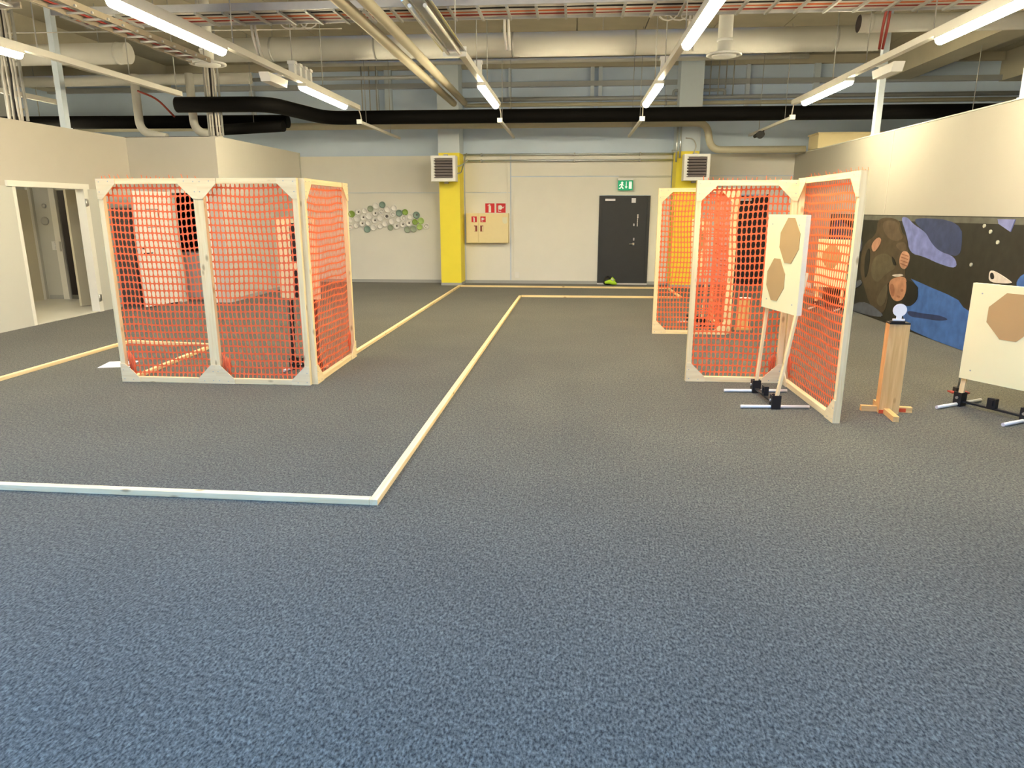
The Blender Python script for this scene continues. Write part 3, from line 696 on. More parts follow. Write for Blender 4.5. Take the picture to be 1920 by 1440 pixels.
for (y, z) in ((8.69, 1.47), (8.55, 1.41), (8.38, 1.3), (8.84, 1.02)):
    bm = bmesh.new(); lathe(bm, [(0.022, 4.6875), (0.022, 4.7025)], (0, y, z), 'X', 12); obj('printed_dot', bm, 'print_dots', mu)
for k in range(4):                                # fingers of the printed hand
    obj('printed_finger', BM(prism, [(10.66, 1.045 - k * 0.045), (10.45, 1.025 - k * 0.045), (10.44, 1.012 - k * 0.045), (10.65, 1.032 - k * 0.045)], 'X', 4.6860, 4.7025), 'print_faced', mu)

# ------------------------------------------------------------------ back wall fittings
def heater(cx, label):
    r = thing('fan_heater', label, 'heater', (cx, 15.4, 2.24), 0, 'white fan heaters on the yellow columns')
    w, h = 0.52, 0.52
    x0, x1, z0, z1, y0, y1 = cx - w / 2, cx + w / 2, 2.235, 2.755, 15.30, 15.60
    bm = bmesh.new(); box(bm, x0, x0 + 0.06, y0, y1, z0, z1); box(bm, x1 - 0.06, x1, y0, y1, z0, z1); box(bm, x0 + 0.06, x1 - 0.06, y0, y1, z1 - 0.05, z1); box(bm, x0 + 0.06, x1 - 0.06, y0, y1, z0, z0 + 0.065)
    obj('housing', bm, 'white_plastic', r)
    obj('grille_back', BM(box, x0 + 0.06, x1 - 0.06, y0 + 0.1, y1 - 0.01, z0 + 0.065, z1 - 0.05), 'grille_and_mouth_dark', r)
    for k in range(7):
        z = z0 + 0.095 + k * 0.058
        bm = bmesh.new(); beam(bm, (x0 + 0.06, y0 + 0.03, z), (x1 - 0.06, y0 + 0.03, z), 0.06, 0.012, upv=(0, -0.55, 0.83))
        sl = obj('louvre', bm, 'louvre', r)
        bm = bmesh.new(); box(bm, x0 + 0.055, x0 + 0.085, y0 - 0.008, y0 + 0.02, z - 0.012, z + 0.012); obj('louvre_clip', bm, 'white_plastic', sl)
    obj('bracket', BM(box, cx - 0.04, cx + 0.04, 15.60, 15.715, 2.2, 2.8), 'steel_dull', r)
heater(-2.75, 'white fan heater with louvres on the yellow column left of the fire cabinet')
heater(2.50, 'white fan heater with louvres above the right hand mesh panels')
for z, lab in ((2.83, 'upper of two chrome heating pipes between the yellow columns'), (2.70, 'lower of two chrome heating pipes between the yellow columns')):
    r = thing('heating_pipe', lab, 'pipe', (-0.1, 16.18, z), 0, 'heating pipes on the back wall')
    obj('pipe_run', BM(tube, [(-2.44, 16.18, z), (2.13, 16.18, z)], 0.021, 12), 'pipe_chrome', r)
    for x in (-2.05, 0.0, 0.0 + 1.42):
        bm = bmesh.new(); box(bm, x - 0.012, x + 0.012, 16.15, YB, z - 0.03, z + 0.03); obj('pipe_clip', bm, 'steel_dull', r)
for x, xo, lab in ((-2.40, -2.45, 'thin pipe pair rising from the left fan heater'), (2.10, 2.2, 'chrome risers beside the right fan heater')):
    r = thing('riser_pipe', lab, 'pipe', (x, 15.9, 2.4))
    if x < 0:
        obj('pipe_run', BM(tube, bend([(-2.50, 15.55, 2.40), (-2.42, 15.62, 2.42), (-2.38, 16.1, 2.80), (-2.38, 16.18, 2.86)], 0.05), 0.012, 8), 'steel_dull', r)
        obj('pipe_run', BM(tube, bend([(-2.50, 15.55, 2.55), (-2.42, 15.62, 2.57), (-2.36, 16.1, 2.69), (-2.36, 16.18, 2.72)], 0.05), 0.012, 8), 'pipe_chrome', r)
    else:
        obj('pipe_run', BM(tube, [(2.12, 15.66, 2.62), (2.12, 15.66, 3.34)], 0.02, 10), 'pipe_chrome', r)
        obj('pipe_run', BM(tube, [(2.19, 15.66, 2.70), (2.19, 15.66, 3.34)], 0.02, 10), 'pipe_chrome', r)
        obj('valve', BM(tube, [(2.02, 15.66, 2.84), (2.12, 15.66, 2.84)], 0.022, 10), 'pipe_chrome', r)
obj_ = obj('heater_cable', BM(tube, bend([(2.30, 15.70, 3.1), (2.45, 15.66, 3.08), (2.52, 15.66, 2.95), (2.46, 15.6, 2.76)], 0.1), 0.012, 8), 'steel_dull', loc=(2.4, 15.66, 2.8))
tag(obj_, 'grey flexible cable curving into the right fan heater', 'cable')
# surface conduits
tag(obj('conduit', BM(box, -1.36, -1.335, YB - 0.03, YB - 0.005, 0.24, 1.96), 'wall_beige', loc=(-1.35, YB, 0.24)), 'beige cable duct running down to the wall socket', 'conduit')
tag(obj('conduit', BM(box, -1.50, -1.475, YB - 0.03, YB - 0.005, 1.80, 2.80), 'wall_beige', loc=(-1.49, YB, 1.8)), 'beige cable duct rising above the red signs', 'conduit')
tag(obj('conduit', BM(box, 0.98, 2.12, YB - 0.03, YB - 0.005, 2.34, 2.372), 'wall_white', loc=(1.5, YB, 2.34)), 'pale horizontal cable duct beside the exit sign', 'conduit')
r = thing('wall_socket', 'white wall socket low on the back wall', 'socket', (-1.27, YB, 0.14))
obj('socket_box', BM(box, -1.31, -1.21, YB - 0.05, YB - 0.005, 0.13, 0.25), 'white_plastic', r)
obj('socket_face', BM(box, -1.30, -1.22, YB - 0.056, YB - 0.05, 0.14, 0.185), 'sign_white', r)
obj('socket_face', BM(box, -1.30, -1.22, YB - 0.056, YB - 0.05, 0.195, 0.24), 'sign_white', r)
r = thing('wall_socket', 'white socket box at the foot of the right wall behind the mesh', 'socket', (4.70, 14.6, 0.12))
obj('socket_box', BM(box, 4.66, 4.719, 14.45, 14.75, 0.12, 0.24), 'white_plastic', r)
obj('socket_face', BM(box, 4.655, 4.66, 14.47, 14.73, 0.14, 0.22), 'sign_white', r)
tag(obj('cable_duct', BM(box, 4.69, 4.719, 13.72, 16.28, 0.0, 0.05), 'wall_white', loc=(4.7, 15, 0)), 'white cable duct along the foot of the right wall', 'conduit')

# pictograms for the fire signs
def pict_ext(bm, x, z, s, y):                      # extinguisher
    box(bm, x - .14 * s, x + .12 * s, y - .003, y, z - .46 * s, z + .16 * s)
    prism(bm, [(x - .14 * s, z + .16 * s), (x + .12 * s, z + .16 * s), (x + .06 * s, z + .28 * s), (x - .08 * s, z + .28 * s)], 'Y', y - .003, y)
    box(bm, x - .05 * s, x + .03 * s, y - .003, y, z + .28 * s, z + .40 * s)
    prism(bm, [(x - .05 * s, z + .40 * s), (x - .22 * s, z + .30 * s), (x - .25 * s, z + .22 * s), (x - .19 * s, z + .22 * s), (x - .05 * s, z + .32 * s)], 'Y', y - .003, y)
def pict_hose(bm, x, z, s, y):                     # hose reel
    lathe(bm, [(.24 * s, y - .003), (.24 * s, y)], (x - .08 * s, 0, z + .06 * s), 'Y', 16)
    box(bm, x - .30 * s, x - .24 * s, y - .003, y, z - .34 * s, z + .28 * s)
    box(bm, x - .30 * s, x + .02 * s, y - .003, y, z - .38 * s, z - .30 * s)
    box(bm, x + .10 * s, x + .30 * s, y - .003, y, z + .02 * s, z + .09 * s)
    prism(bm, [(x + .24 * s, z - .04 * s), (x + .36 * s, z + .14 * s), (x + .30 * s, z + .18 * s), (x + .18 * s, z + .0 * s)], 'Y', y - .003, y)
def sign(name, x0, x1, z0, z1, y, pict, label, parent=None):
    c = ((x0 + x1) / 2, y, z0)
    if parent is None:
        r = thing(name, label, 'sign', c)
        pnl = obj('sign_panel', BM(box, x0, x1, y - 0.004, y, z0, z1), 'sign_red', r)
    else:
        r = obj(name, BM(box, x0, x1, y - 0.004, y, z0, z1), 'sign_red', parent, label=label); pnl = r
    bm = bmesh.new(); pict((bm), (x0 + x1) / 2, (z0 + z1) / 2, x1 - x0, y - 0.004)
    obj('pictogram', bm, 'sign_white', r)
sign('fire_sign', -1.985, -1.775, 1.585, 1.79, YB - 0.006, pict_ext, 'red sign with white extinguisher above the fire cabinet')
sign('fire_sign', -1.735, -1.525, 1.585, 1.79, YB - 0.006, pict_hose, 'red sign with white hose reel above the fire cabinet')
r = thing('fire_cabinet', 'cream fire hose cabinet hung on the back wall right of the yellow column', 'cabinet', (-1.93, 16.2, 0.92))
obj('cabinet_body', BM(box, -2.40, -1.45, 16.12, YB - 0.005, 0.92, 1.575), 'cabinet_cream', r)
dl = obj('cabinet_door', BM(box, -2.395, -2.125, 16.10, 16.12, 0.93, 1.57), 'cabinet_cream', r)
dr = obj('cabinet_door', BM(box, -2.115, -1.455, 16.10, 16.12, 0.93, 1.57), 'cabinet_cream', r)
sign('door_sign', -2.275, -2.155, 1.38, 1.505, 16.10, pict_ext, 'small red extinguisher sign', dl)
sign('door_sign', -2.075, -1.955, 1.38, 1.505, 16.10, pict_hose, 'small red hose reel sign', dr)
for x, par in ((-2.185, dl), (-2.045, dr)):
    obj('pull', BM(box, x - 0.035, x + 0.035, 16.094, 16.10, 1.175, 1.305), 'handle_red', par, label='red recessed pull')
    s = -1 if x < -2.1 else 1
    obj('pull_latch', BM(box, x + s * 0.008, x + s * 0.034, 16.088, 16.094, 1.18, 1.29), 'cabinet_cream', par)
bm = bmesh.new(); lathe(bm, [(0.055, 16.096), (0.055, 16.10)], (-1.52, 0, 1.40), 'Y', 18); box(bm, -1.58, -1.47, 16.097, 16.10, 1.40, 1.49)
obj('notice', bm, 'board_edge', dr, label='pale notice at the door edge')
# exit sign
r = thing('exit_sign', 'green illuminated exit sign above the dark door', 'sign', (1.125, 16.2, 2.06))
obj('sign_panel', BM(box, 0.965, 1.285, 16.17, 16.20, 2.065, 2.275), 'exit_green', r)
obj('sign_housing', BM(box, 0.955, 1.295, 16.15, YB, 2.275, 2.315), 'white_plastic', r)
bm = bmesh.new(); y = 16.168
lathe(bm, [(0.024, y - .003), (0.024, y)], (1.052, 0, 2.225), 'Y', 12)
prism(bm, [(1.03, 2.20), (1.065, 2.21), (1.06, 2.15), (1.03, 2.14)], 'Y', y - .003, y)
prism(bm, [(1.03, 2.15), (1.055, 2.15), (1.085, 2.11), (1.075, 2.09), (1.04, 2.125)], 'Y', y - .003, y)
prism(bm, [(1.03, 2.15), (1.045, 2.14), (1.02, 2.10), (0.985, 2.10), (0.985, 2.115), (1.01, 2.12)], 'Y', y - .003, y)
prism(bm, [(1.06, 2.20), (1.095, 2.17), (1.09, 2.16), (1.06, 2.18)], 'Y', y - .003, y)
prism(bm, [(1.03, 2.20), (1.0, 2.19), (0.99, 2.16), (1.0, 2.155), (1.012, 2.178), (1.03, 2.18)], 'Y', y - .003, y)
obj('running_figure', bm, 'exit_white', r, label='white running figure')
bm = bmesh.new(); box(bm, 1.133, 1.149, y - .003, y, 2.13, 2.25); prism(bm, [(1.112, 2.145), (1.17, 2.145), (1.141, 2.10)], 'Y', y - .003, y)
obj('arrow', bm, 'exit_white', r, label='white arrow pointing down')
obj('door_symbol', BM(box, 1.20, 1.262, y - .003, y, 2.10, 2.25), 'exit_white', r, label='white door symbol')
# bag by the exit door
r = thing('gear_bag', 'small black and lime green bundle on the floor at the exit door', 'bag', (0.86, 16.1, 0))
bm = bmesh.new(); lathe(bm, [(0.03, 0.0), (0.09, 0.02), (0.10, 0.09), (0.07, 0.16), (0.02, 0.20)], (0.80, 16.12, 0), 'Z', 14); obj('dark_bundle', bm, 'black_steel', r)
bm = bmesh.new(); tube(bm, [(0.74, 16.05, 0.06), (0.84, 16.02, 0.08), (0.94, 16.02, 0.06), (1.0, 16.03, 0.03)], [0.03, 0.05, 0.05, 0.02], 10); tube(bm, [(0.86, 16.04, 0.1), (0.90, 16.05, 0.16), (0.96, 16.06, 0.1)], [0.02, 0.035, 0.02], 8)
obj('lime_fabric', bm, 'lime', r, label='lime green fabric')
bm = bmesh.new(); tube(bm, [(0.88, 16.0, 0.15), (0.92, 15.99, 0.11)], 0.02, 8); obj('white_strap', bm, 'sign_white', r)

# ------------------------------------------------------------------ wall plates
PL = [(200,330,'g'),(335,292,'wd'),(465,265,'w'),(588,222,'s'),(703,163,'w'),(833,142,'t'),(930,235,'w'),(1066,205,'w'),(680,315,'wd'),(803,275,'wr'),
      (170,455,'w'),(300,425,'w'),(432,398,'wd'),(550,375,'w'),(665,460,'wd'),(780,410,'w'),(912,375,'wb'),(1037,335,'wr'),(1165,310,'t'),(1288,292,'g'),
      (155,598,'wr'),(280,565,'w'),(405,525,'wd'),(530,510,'w'),(505,640,'t'),(632,605,'w'),(770,575,'w'),(870,525,'w'),(1010,475,'w'),(1145,440,'w'),(1255,410,'wr'),(1385,385,'w'),(1515,350,'td'),
      (980,605,'s'),(1105,575,'wd'),(1232,540,'wd'),(1355,515,'wd'),(1480,490,'g'),(1600,468,'l'),(1570,590,'l'),(1322,645,'s'),(1447,630,'s'),(1702,575,'wr'),(108,345,'wd')]
PM = {'w': 'plate_white', 's': 'plate_sage', 't': 'plate_teal', 'g': 'plate_green', 'l': 'plate_lime'}
PN = {'w': 'plain white plate', 'wd': 'white plate with dark dot', 'wr': 'white plate with grey ring', 'wb': 'white plate with large dark leaf print', 's': 'sage grey plate', 't': 'teal grey plate', 'td': 'teal plate with black centre', 'g': 'green plate', 'l': 'lime green plate'}
proto = {}
for i, (u, v, k) in enumerate(sorted(PL)):
    px, py = 640 + u / 10.667, 370 + v / 10.667
    x = -5.18 + (px - 650) * (1.90 / 155); z = 1.80 - (py - 380) * (0.668 / 57)
    mk = PM[k[0]]
    if mk not in proto:
        bm = bmesh.new(); lathe(bm, [(0.040, 0.0), (0.070, -0.030), (0.073, -0.034), (0.052, -0.020), (0.047, -0.014), (0.01, -0.014)], (0, 0, 0), 'Y', 20)
        o = obj('wall_plate', bm, mk, local=True); proto[mk] = o
    else:
        o = bpy.data.objects.new('wall_plate', proto[mk].data); C.objects.link(o)
    o.location = (x, YB - 0.007 - 0.004 * (i % 3), z)
    s = 1.0 + 0.08 * math.sin(i * 2.7); o.scale = (s, 1, s)
    n = i + 1; suf = 'th' if 10 <= n % 100 <= 20 else {1: 'st', 2: 'nd', 3: 'rd'}.get(n % 10, 'th')
    tag(o, '%s, %d%s from left in the back wall plate cluster' % (PN[k], n, suf), 'plate', 'plates hung on the back wall')
    if len(k) > 1:
        bm = bmesh.new()
        if k[1] == 'd': lathe(bm, [(0.020, -0.0185), (0.020, -0.012)], (0.004, 0, 0.004), 'Y', 10)
        elif k[1] == 'b': lathe(bm, [(0.036, -0.0185), (0.036, -0.012)], (0, 0, 0), 'Y', 10)
        else:
            tube(bm, [(0.036 * math.cos(a), -0.016, 0.036 * math.sin(a)) for a in [0.5 + q * 0.45 for q in range(11)]], 0.006, 6)
        obj('plate_print', bm, 'plate_ring' if k[1] == 'r' else 'plate_mark', o, local=True)

# ------------------------------------------------------------------ light trunking
ZL = 3.34
ROWS = [(-8.78, 'far left', 12.2, ()), (-6.22, 'second from left', 11.4, ((6.12, 1),)), (-3.87, 'third from left', 13.15, ((6.14, 1), (10.40, 1))),
        (-1.33, 'fourth from left', 12.95, ((6.32, 0), (10.55, 1))), (1.16, 'fifth from left', 13.15, ((6.28, 1), (10.62, 1))), (3.70, 'rightmost', 13.15, ((6.25, 1), (10.60, 1)))]
def lamp(x, y0, lit, label, z=ZL):
    r = thing('strip_light', label, 'light', (x, y0 + 0.97, z), 0, 'strip lights on the trunking')
    bm = bmesh.new(); box(bm, x - 0.06, x + 0.06, y0, y0 + 1.94, z + 0.007, z + 0.047); obj('lamp_body', bm, 'trunk_white', r)
    if lit:
        n = 10; prof = [(x + 0.055 * math.cos(PI + PI * k / n), z + 0.007 + 0.06 * math.sin(PI + PI * k / n)) for k in range(n + 1)]
        obj('diffuser', BM(prism, prof, 'Y', y0 + 0.02, y0 + 1.92), 'tube_lit', r, label='glowing white diffuser')
    else:
        for dx in (-0.065, 0.065):
            obj('tube', BM(tube, [(x + dx, y0 + 0.03, z - 0.04), (x + dx, y0 + 1.90, z - 0.04)], 0.017, 10), 'tube_unlit', r, label='unlit glass tube')
        bm = bmesh.new(); prism(bm, [(x - 0.13, z - 0.013), (x - 0.06, z + 0.047), (x + 0.06, z + 0.047), (x + 0.13, z - 0.013), (x + 0.12, z - 0.013), (x + 0.053, z + 0.033), (x - 0.053, z + 0.033), (x - 0.12, z - 0.013)], 'Y', y0, y0 + 1.94)
        obj('reflector', bm, 'reflector', r)
        obj('end_cap', BM(box, x - 0.13, x + 0.13, y0 + 1.94, y0 + 1.955, z - 0.06, z + 0.04), 'white_plastic', r)
for x, nm, yend, lamps in ROWS:
    r = thing('light_trunking', 'white lighting trunking hung from the ceiling, %s of the rows' % nm, 'trunking', (x, 6.6, ZL + 0.047), 0, 'rows of lighting trunking')
    obj('trunk', BM(box, x - 0.038, x + 0.038, -6.5, yend, ZL + 0.048, ZL + 0.12), 'trunk_white', r)
    for y in (-5.5, -0.9, 4.8, 8.35, 10.1, 11.3):
        if y < yend: obj('hanger', BM(tube, [(x, y, ZL + 0.12), (x, y, CEIL)], 0.007, 6), 'steel_dull', r)
    for j, (y0, lit) in enumerate(lamps):
        lamp(x, y0, lit, ('lit' if lit else 'unlit twin tube') + ' strip light, ' + ('near' if j == 0 else 'far') + ' one on the trunking row ' + nm)
    if len(lamps) > 1:
        y = 13.18; z = ZL - 0.174
        q = thing('spot_track', 'short lower track at the end of the trunking row %s' % nm, 'track', (x, y, z), 0, 'lower tracks at the trunking ends')
        obj('track_rail', BM(box, x - 0.022, x + 0.022, y, 16.2, z, z + 0.045), 'trunk_white', q)
        obj('track_cap', BM(box, x - 0.045, x + 0.045, y - 0.05, y, z - 0.015, z + 0.06), 'white_plastic', q)
        obj('drop_cable', BM(tube, bend([(x, y - 0.06, ZL + 0.06), (x + 0.012, y + 0.03, ZL - 0.02), (x + 0.012, y + 0.07, z + 0.04)], 0.05), 0.010, 6), 'cable_white', q)
        for y_ in (13.6, 15.4): obj('hanger', BM(tube, [(x, y_, z + 0.045), (x, y_, CEIL)], 0.005, 6), 'steel_dull', q)
for x, y0, nm in ((-3.87, 3.40, 'third from left'), (1.16, 4.32, 'fifth from left'), (3.70, 4.29, 'rightmost')):  # added above the frame to warm the cage and target fronts
    lamp(x, y0, 1, 'added lit strip light, out of view, nearest the camera on the trunking row ' + nm)
for x, nm in ((-6.22, 'second from left'), (-3.87, 'third from left'), (-1.33, 'fourth from left'), (1.16, 'fifth from left'), (3.70, 'rightmost')):  # unseen lamps added to light surfaces facing the camera
    lamp(x, -5.40, 1, 'added lit strip light behind the camera on the trunking row ' + nm)
for x, y0, lab in ((6.6, 6.5, 'near lit strip light added out of view beyond the right partition'), (6.6, 11.5, 'far lit strip light added out of view beyond the right partition'), (-10.9, 9.0, 'near lit strip light added out of view beyond the left partition'), (-10.9, 12.8, 'far lit strip light added out of view beyond the left partition')):  # hidden lamps added to lift the ceiling and upper back wall
    lamp(x, y0, 1, lab, 2.95)
    L_ = C.objects[-1].parent
    for y in (y0 + 0.3, y0 + 1.6): obj('hanger', BM(tube, [(x, y, 2.997), (x, y, CEIL - 0.0)], 0.007, 6), 'steel_dull', L_)
for x, y, lab in ((-4.02, 9.80, 'white emergency light box on the third trunking row'), (3.86, 9.80, 'white emergency light box on the rightmost trunking row')):
    r = thing('emergency_light', lab, 'light', (x, y, ZL))
    s = -1 if x < 0 else 1
    bm = bmesh.new(); prism(bm, [(y - 0.33, ZL + 0.04), (y + 0.33, ZL + 0.04), (y + 0.27, ZL - 0.065), (y - 0.27, ZL - 0.065)], 'X', x - 0.065, x + 0.065); obj('housing', bm, 'white_plastic', r)
    obj('arm', BM(box, min(x, x - s * 0.13), max(x, x - s * 0.13), y - 0.04, y + 0.04, ZL + 0.04, ZL + 0.06), 'white_plastic', r)
for x, ys, lab in ((-3.87, (10.1, 10.3, 10.5, 10.7), 'white clip %s on top of the third trunking row'), (-1.33, (10.3,), 'white plug on top of the fourth trunking row'), (1.16, (10.25,), 'white plug on top of the fifth trunking row')):
    for k, y in enumerate(ys):
        bm = bmesh.new(); box(bm, x - 0.04, x + 0.04, y - 0.04, y + 0.04, ZL + 0.12, ZL + 0.28); box(bm, x - 0.053, x + 0.053, y - 0.047, y + 0.047, ZL + 0.24, ZL + 0.28)
        tag(obj('trunk_clip', bm, 'white_plastic', loc=(x, y, ZL + 0.12)), (lab % ('nearest', 'second', 'third', 'farthest')[k]) if '%s' in lab else lab, 'clip', 'white clips on the trunking')
r = thing('spotlight', 'small black spotlight on the rightmost lower track', 'light', (3.66, 15.0, ZL - 0.30))
bm = bmesh.new(); tube(bm, [(3.60, 14.85, ZL - 0.27), (3.68, 15.07, ZL - 0.24)], [0.075, 0.06], 12); tube(bm, [(3.50, 14.9, ZL - 0.30), (3.60, 14.95, ZL - 0.25)], [0.03, 0.05], 10); obj('lamp_head', bm, 'black_steel', r)
obj('lamp_arm', BM(tube, [(3.68, 15.0, ZL - 0.22), (3.70, 15.0, ZL - 0.17)], 0.015, 8), 'black_steel', r)

# ------------------------------------------------------------------ ceiling services
def pipe(name, pts, rad_, m, label, cat='pipe', n=14, rb=0.2, clips=(), hang=()):
    p = bend(pts, rb) if len(pts) > 2 else pts
    r = thing(name, label, cat, pts[0])
    obj(name + '_run', BM(tube, p, rad_, n), m, r)
    for (x, y, z) in hang:
        obj('hanger', BM(tube, [(x, y, z), (x, y, CEIL)], 0.006, 6), 'steel_dull', r)
    for (x, y, z) in clips:
        bm = bmesh.new(); tube(bm, [(x - 0.02, y, z), (x + 0.02, y, z)], rad_ + 0.006, n); obj('clamp', bm, 'steel_dull', r)
    return r
dz = 4.17
r = pipe('air_duct', [(-5.9, 12.0, dz), (4.55, 12.0, dz)], 0.178, 'duct_white', 'big white round air duct crossing under the ceiling', 'duct', 28, hang=((-4.9, 12.0, dz + .17), (-2.0, 12.0, dz + .17), (0.4, 12.0, dz + .17), (2.3, 12.0, dz + .17)))
for x in (-4.9, -3.2, -1.0, 0.9, 2.3, 3.9):
    obj('seam_band', BM(tube, [(x - 0.015, 12.0, dz), (x + 0.015, 12.0, dz)], 0.184, 28), 'steel_dull', r)
r = pipe('air_duct', [(-12.9, 11.45, 4.04), (-7.02, 11.45, 4.04)], 0.156, 'duct_white', 'short white air duct ending above the left partition', 'duct', 24, hang=((-7.5, 11.45, 4.2), (-9, 11.45, 4.2)))
obj('end_ring', BM(tube, [(-7.2, 11.45, 4.04), (-7.16, 11.45, 4.04)], 0.164, 24), 'duct_white', r)
r = thing('air_duct', 'white air duct with dark open mouth above the right partition', 'duct', (3.8, 10.8, 4.10))
bm = bmesh.new(); tube(bm, [(3.80, 10.8, 4.10), (12.9, 10.8, 4.10)], 0.114, 22, caps=False); obj('duct_shell', bm, 'duct_white', r)
bm = bmesh.new(); tube(bm, [(3.802, 10.8, 4.10), (4.6, 10.8, 4.10)], 0.111, 22, caps=False); tube(bm, [(4.58, 10.8, 4.10), (4.6, 10.8, 4.10)], 0.110, 22); obj('mouth_shade', bm, 'grille_and_mouth_dark', r)  # dark inner shell puts the shade of the mouth into its colour
obj('mouth_ring', BM(tube, [(3.93, 10.8, 4.10), (3.97, 10.8, 4.10)], 0.121, 22), 'duct_white', r)
obj('hanger', BM(tube, [(4.55, 10.8, 4.21), (4.55, 10.8, CEIL)], 0.006, 6), 'steel_dull', r)
def diffuser(x, y, z, top, label, R=0.19):
    r = thing('air_diffuser', label, 'diffuser', (x, y, z))
    obj('drop_pipe', BM(tube, [(x, y, z + 0.05), (x, y, top - 0.001)], 0.09, 20), 'duct_white', r)
    obj('pipe_collar', BM(tube, [(x, y, z + 0.17), (x, y, z + 0.20)], 0.10, 20), 'white_plastic', r)
    bm = bmesh.new(); lathe(bm, [(0.09, z + 0.05), (R, z + 0.025), (R, z + 0.005), (R * 0.8, z), (R * 0.8, z + 0.02), (0.03, z + 0.02)], (x, y, 0), 'Z', 28); obj('diffuser_ring', bm, 'white_plastic', r)
    bm = bmesh.new(); lathe(bm, [(R * 0.7, z + 0.012), (R * 0.68, z - 0.008), (0.02, z - 0.012)], (x, y, 0), 'Z', 28); obj('diffuser_plate', bm, 'white_plastic', r)
diffuser(1.87, 9.9, 3.55, CEIL, 'round white ceiling air valve left of the rightmost strip light row', 0.22)
diffuser(-5.12, 10.2, 3.61, CEIL, 'round white ceiling air valve beside the near left strip light', 0.245)
pipe('water_pipe', [(-12.9, 14.0, 4.09), (-6.2, 14.0, 4.09)], 0.10, 'duct_white', 'thick white pipe high above the left partition', n=18)
pipe('water_pipe', [(-6.2, 14.1, 4.08), (-2.6, 14.1, 4.08)], 0.035, 'pipe_grey', 'thin grey pipe continuing from the thick white pipe')
pipe('water_pipe', [(-6.5, 15.6, 4.62), (4.6, 15.6, 4.62)], 0.05, 'duct_white', 'white pipe along the top of the back wall under the ceiling')
pipe('water_pipe', [(-2.4, 16.1, 3.95), (9.0, 16.1, 3.95)], 0.045, 'pipe_grey', 'upper of two grey pipes above the black hose on the back wall', clips=((1.9, 16.1, 3.95), (2.6, 16.1, 3.95)))
pipe('water_pipe', [(-2.4, 16.1, 3.84), (9.0, 16.1, 3.84)], 0.04, 'pipe_olive', 'lower of two grey pipes above the black hose on the back wall', clips=((1.9, 16.1, 3.84), (2.6, 16.1, 3.84)))
pipe('water_pipe', [(2.05, 16.05, 3.98), (2.05, 16.05, 4.08), (3.1, 16.05, 4.08), (3.1, 16.05, 3.98)], 0.03, 'pipe_grey', 'small grey pipe loop above the right yellow column', rb=0.08)
pipe('heating_main', [(-12.8, 15.60, 3.385), (2.70, 15.60, 3.385), (2.80, 15.60, 2.85), (4.70, 15.60, 2.85)], 0.072, 'pipe_olive', 'olive heating main stepping down at the right yellow column', n=18, rb=0.22)
pipe('drain_pipe', [(-2.38, 2.0, 3.70), (-2.41, 14.75, 3.70)], 0.063, 'pipe_tan', 'left of two tan pipes running along the ceiling to the back', n=16)
pipe('drain_pipe', [(-2.13, 2.0, 3.735), (-2.22, 14.9, 3.735)], 0.063, 'pipe_tan', 'right of two tan pipes running along the ceiling to the back', n=16)
hz = 3.36
pipe('insulated_hose', [(12.8, 14.0, hz), (-4.75, 14.0, hz), (-5.15, 12.28, hz + .02), (-6.75, 12.22, hz + .02)], 0.125, 'black_hose', 'thick black insulated hose crossing the back of the hall', 'hose', 18, rb=0.35)
pipe('insulated_hose', [(-12.8, 13.9, 3.33), (-5.5, 13.95, 3.30)], 0.12, 'black_hose', 'black insulated hose above the left partition', 'hose', 16)
pipe('insulated_hose', [(-6.7, 13.6, 3.12), (-5.4, 13.45, 3.16)], 0.10, 'black_hose', 'short black hose stub with rounded end behind the cable riser', 'hose', 16, hang=((-6.0, 13.52, 3.2),))
for i, (x, lab) in enumerate(((-8.05, 'left white drain pipe dropping behind the left partition'), (-7.0, 'right white drain pipe dropping behind the left partition'))):
    pipe('drain_pipe', [(x, 13.2, 4.05), (x, 13.2, 3.06), (x + 0.5, 13.2, 2.95)], 0.075, 'duct_white', lab, n=14, rb=0.2)
pipe('cable', [(-7.95, 13.1, 3.75), (-7.6, 13.1, 3.62), (-7.3, 13.1, 3.30)], 0.018, 'cable_red', 'dark red cable looping between the white drain pipes', 'cable', 8)
# cable ladder across the hall
LX0, LX1, LY0, LY1, LZ = -6.1, 6.9, 8.49, 9.12, 3.845
r = thing('cable_ladder', 'grey cable ladder crossing the hall above the strip lights', 'cable ladder', (0, 8.8, LZ))
obj('side_rail', BM(box, LX0, LX1, LY0, LY0 + 0.025, LZ, LZ + 0.08), 'galv', r)
obj('side_rail', BM(box, LX0, LX1, LY1 - 0.025, LY1, LZ, LZ + 0.08), 'galv', r)
rg = None; x = LX0 + 0.1
while x < LX1:
    if rg is None: rg = obj('rung', BM(box, -0.014, 0.014, LY0 - 8.8 + 0.025, LY1 - 8.8 - 0.025, -0.02, 0.006), 'steel_dull', r, local=True); rg.location = (x, 0, 0)
    else: share(rg, 'rung', r, (x, 0, 0))
    x += 0.326
for x in (-5.2, -2.1, 1.7, 4.3, 5.9):
    for y in (LY0 + 0.012, LY1 - 0.012): obj('hanger', BM(tube, [(x, y, LZ + 0.08), (x, y, CEIL)], 0.008, 6), 'steel_dull', r)
random.seed(11)
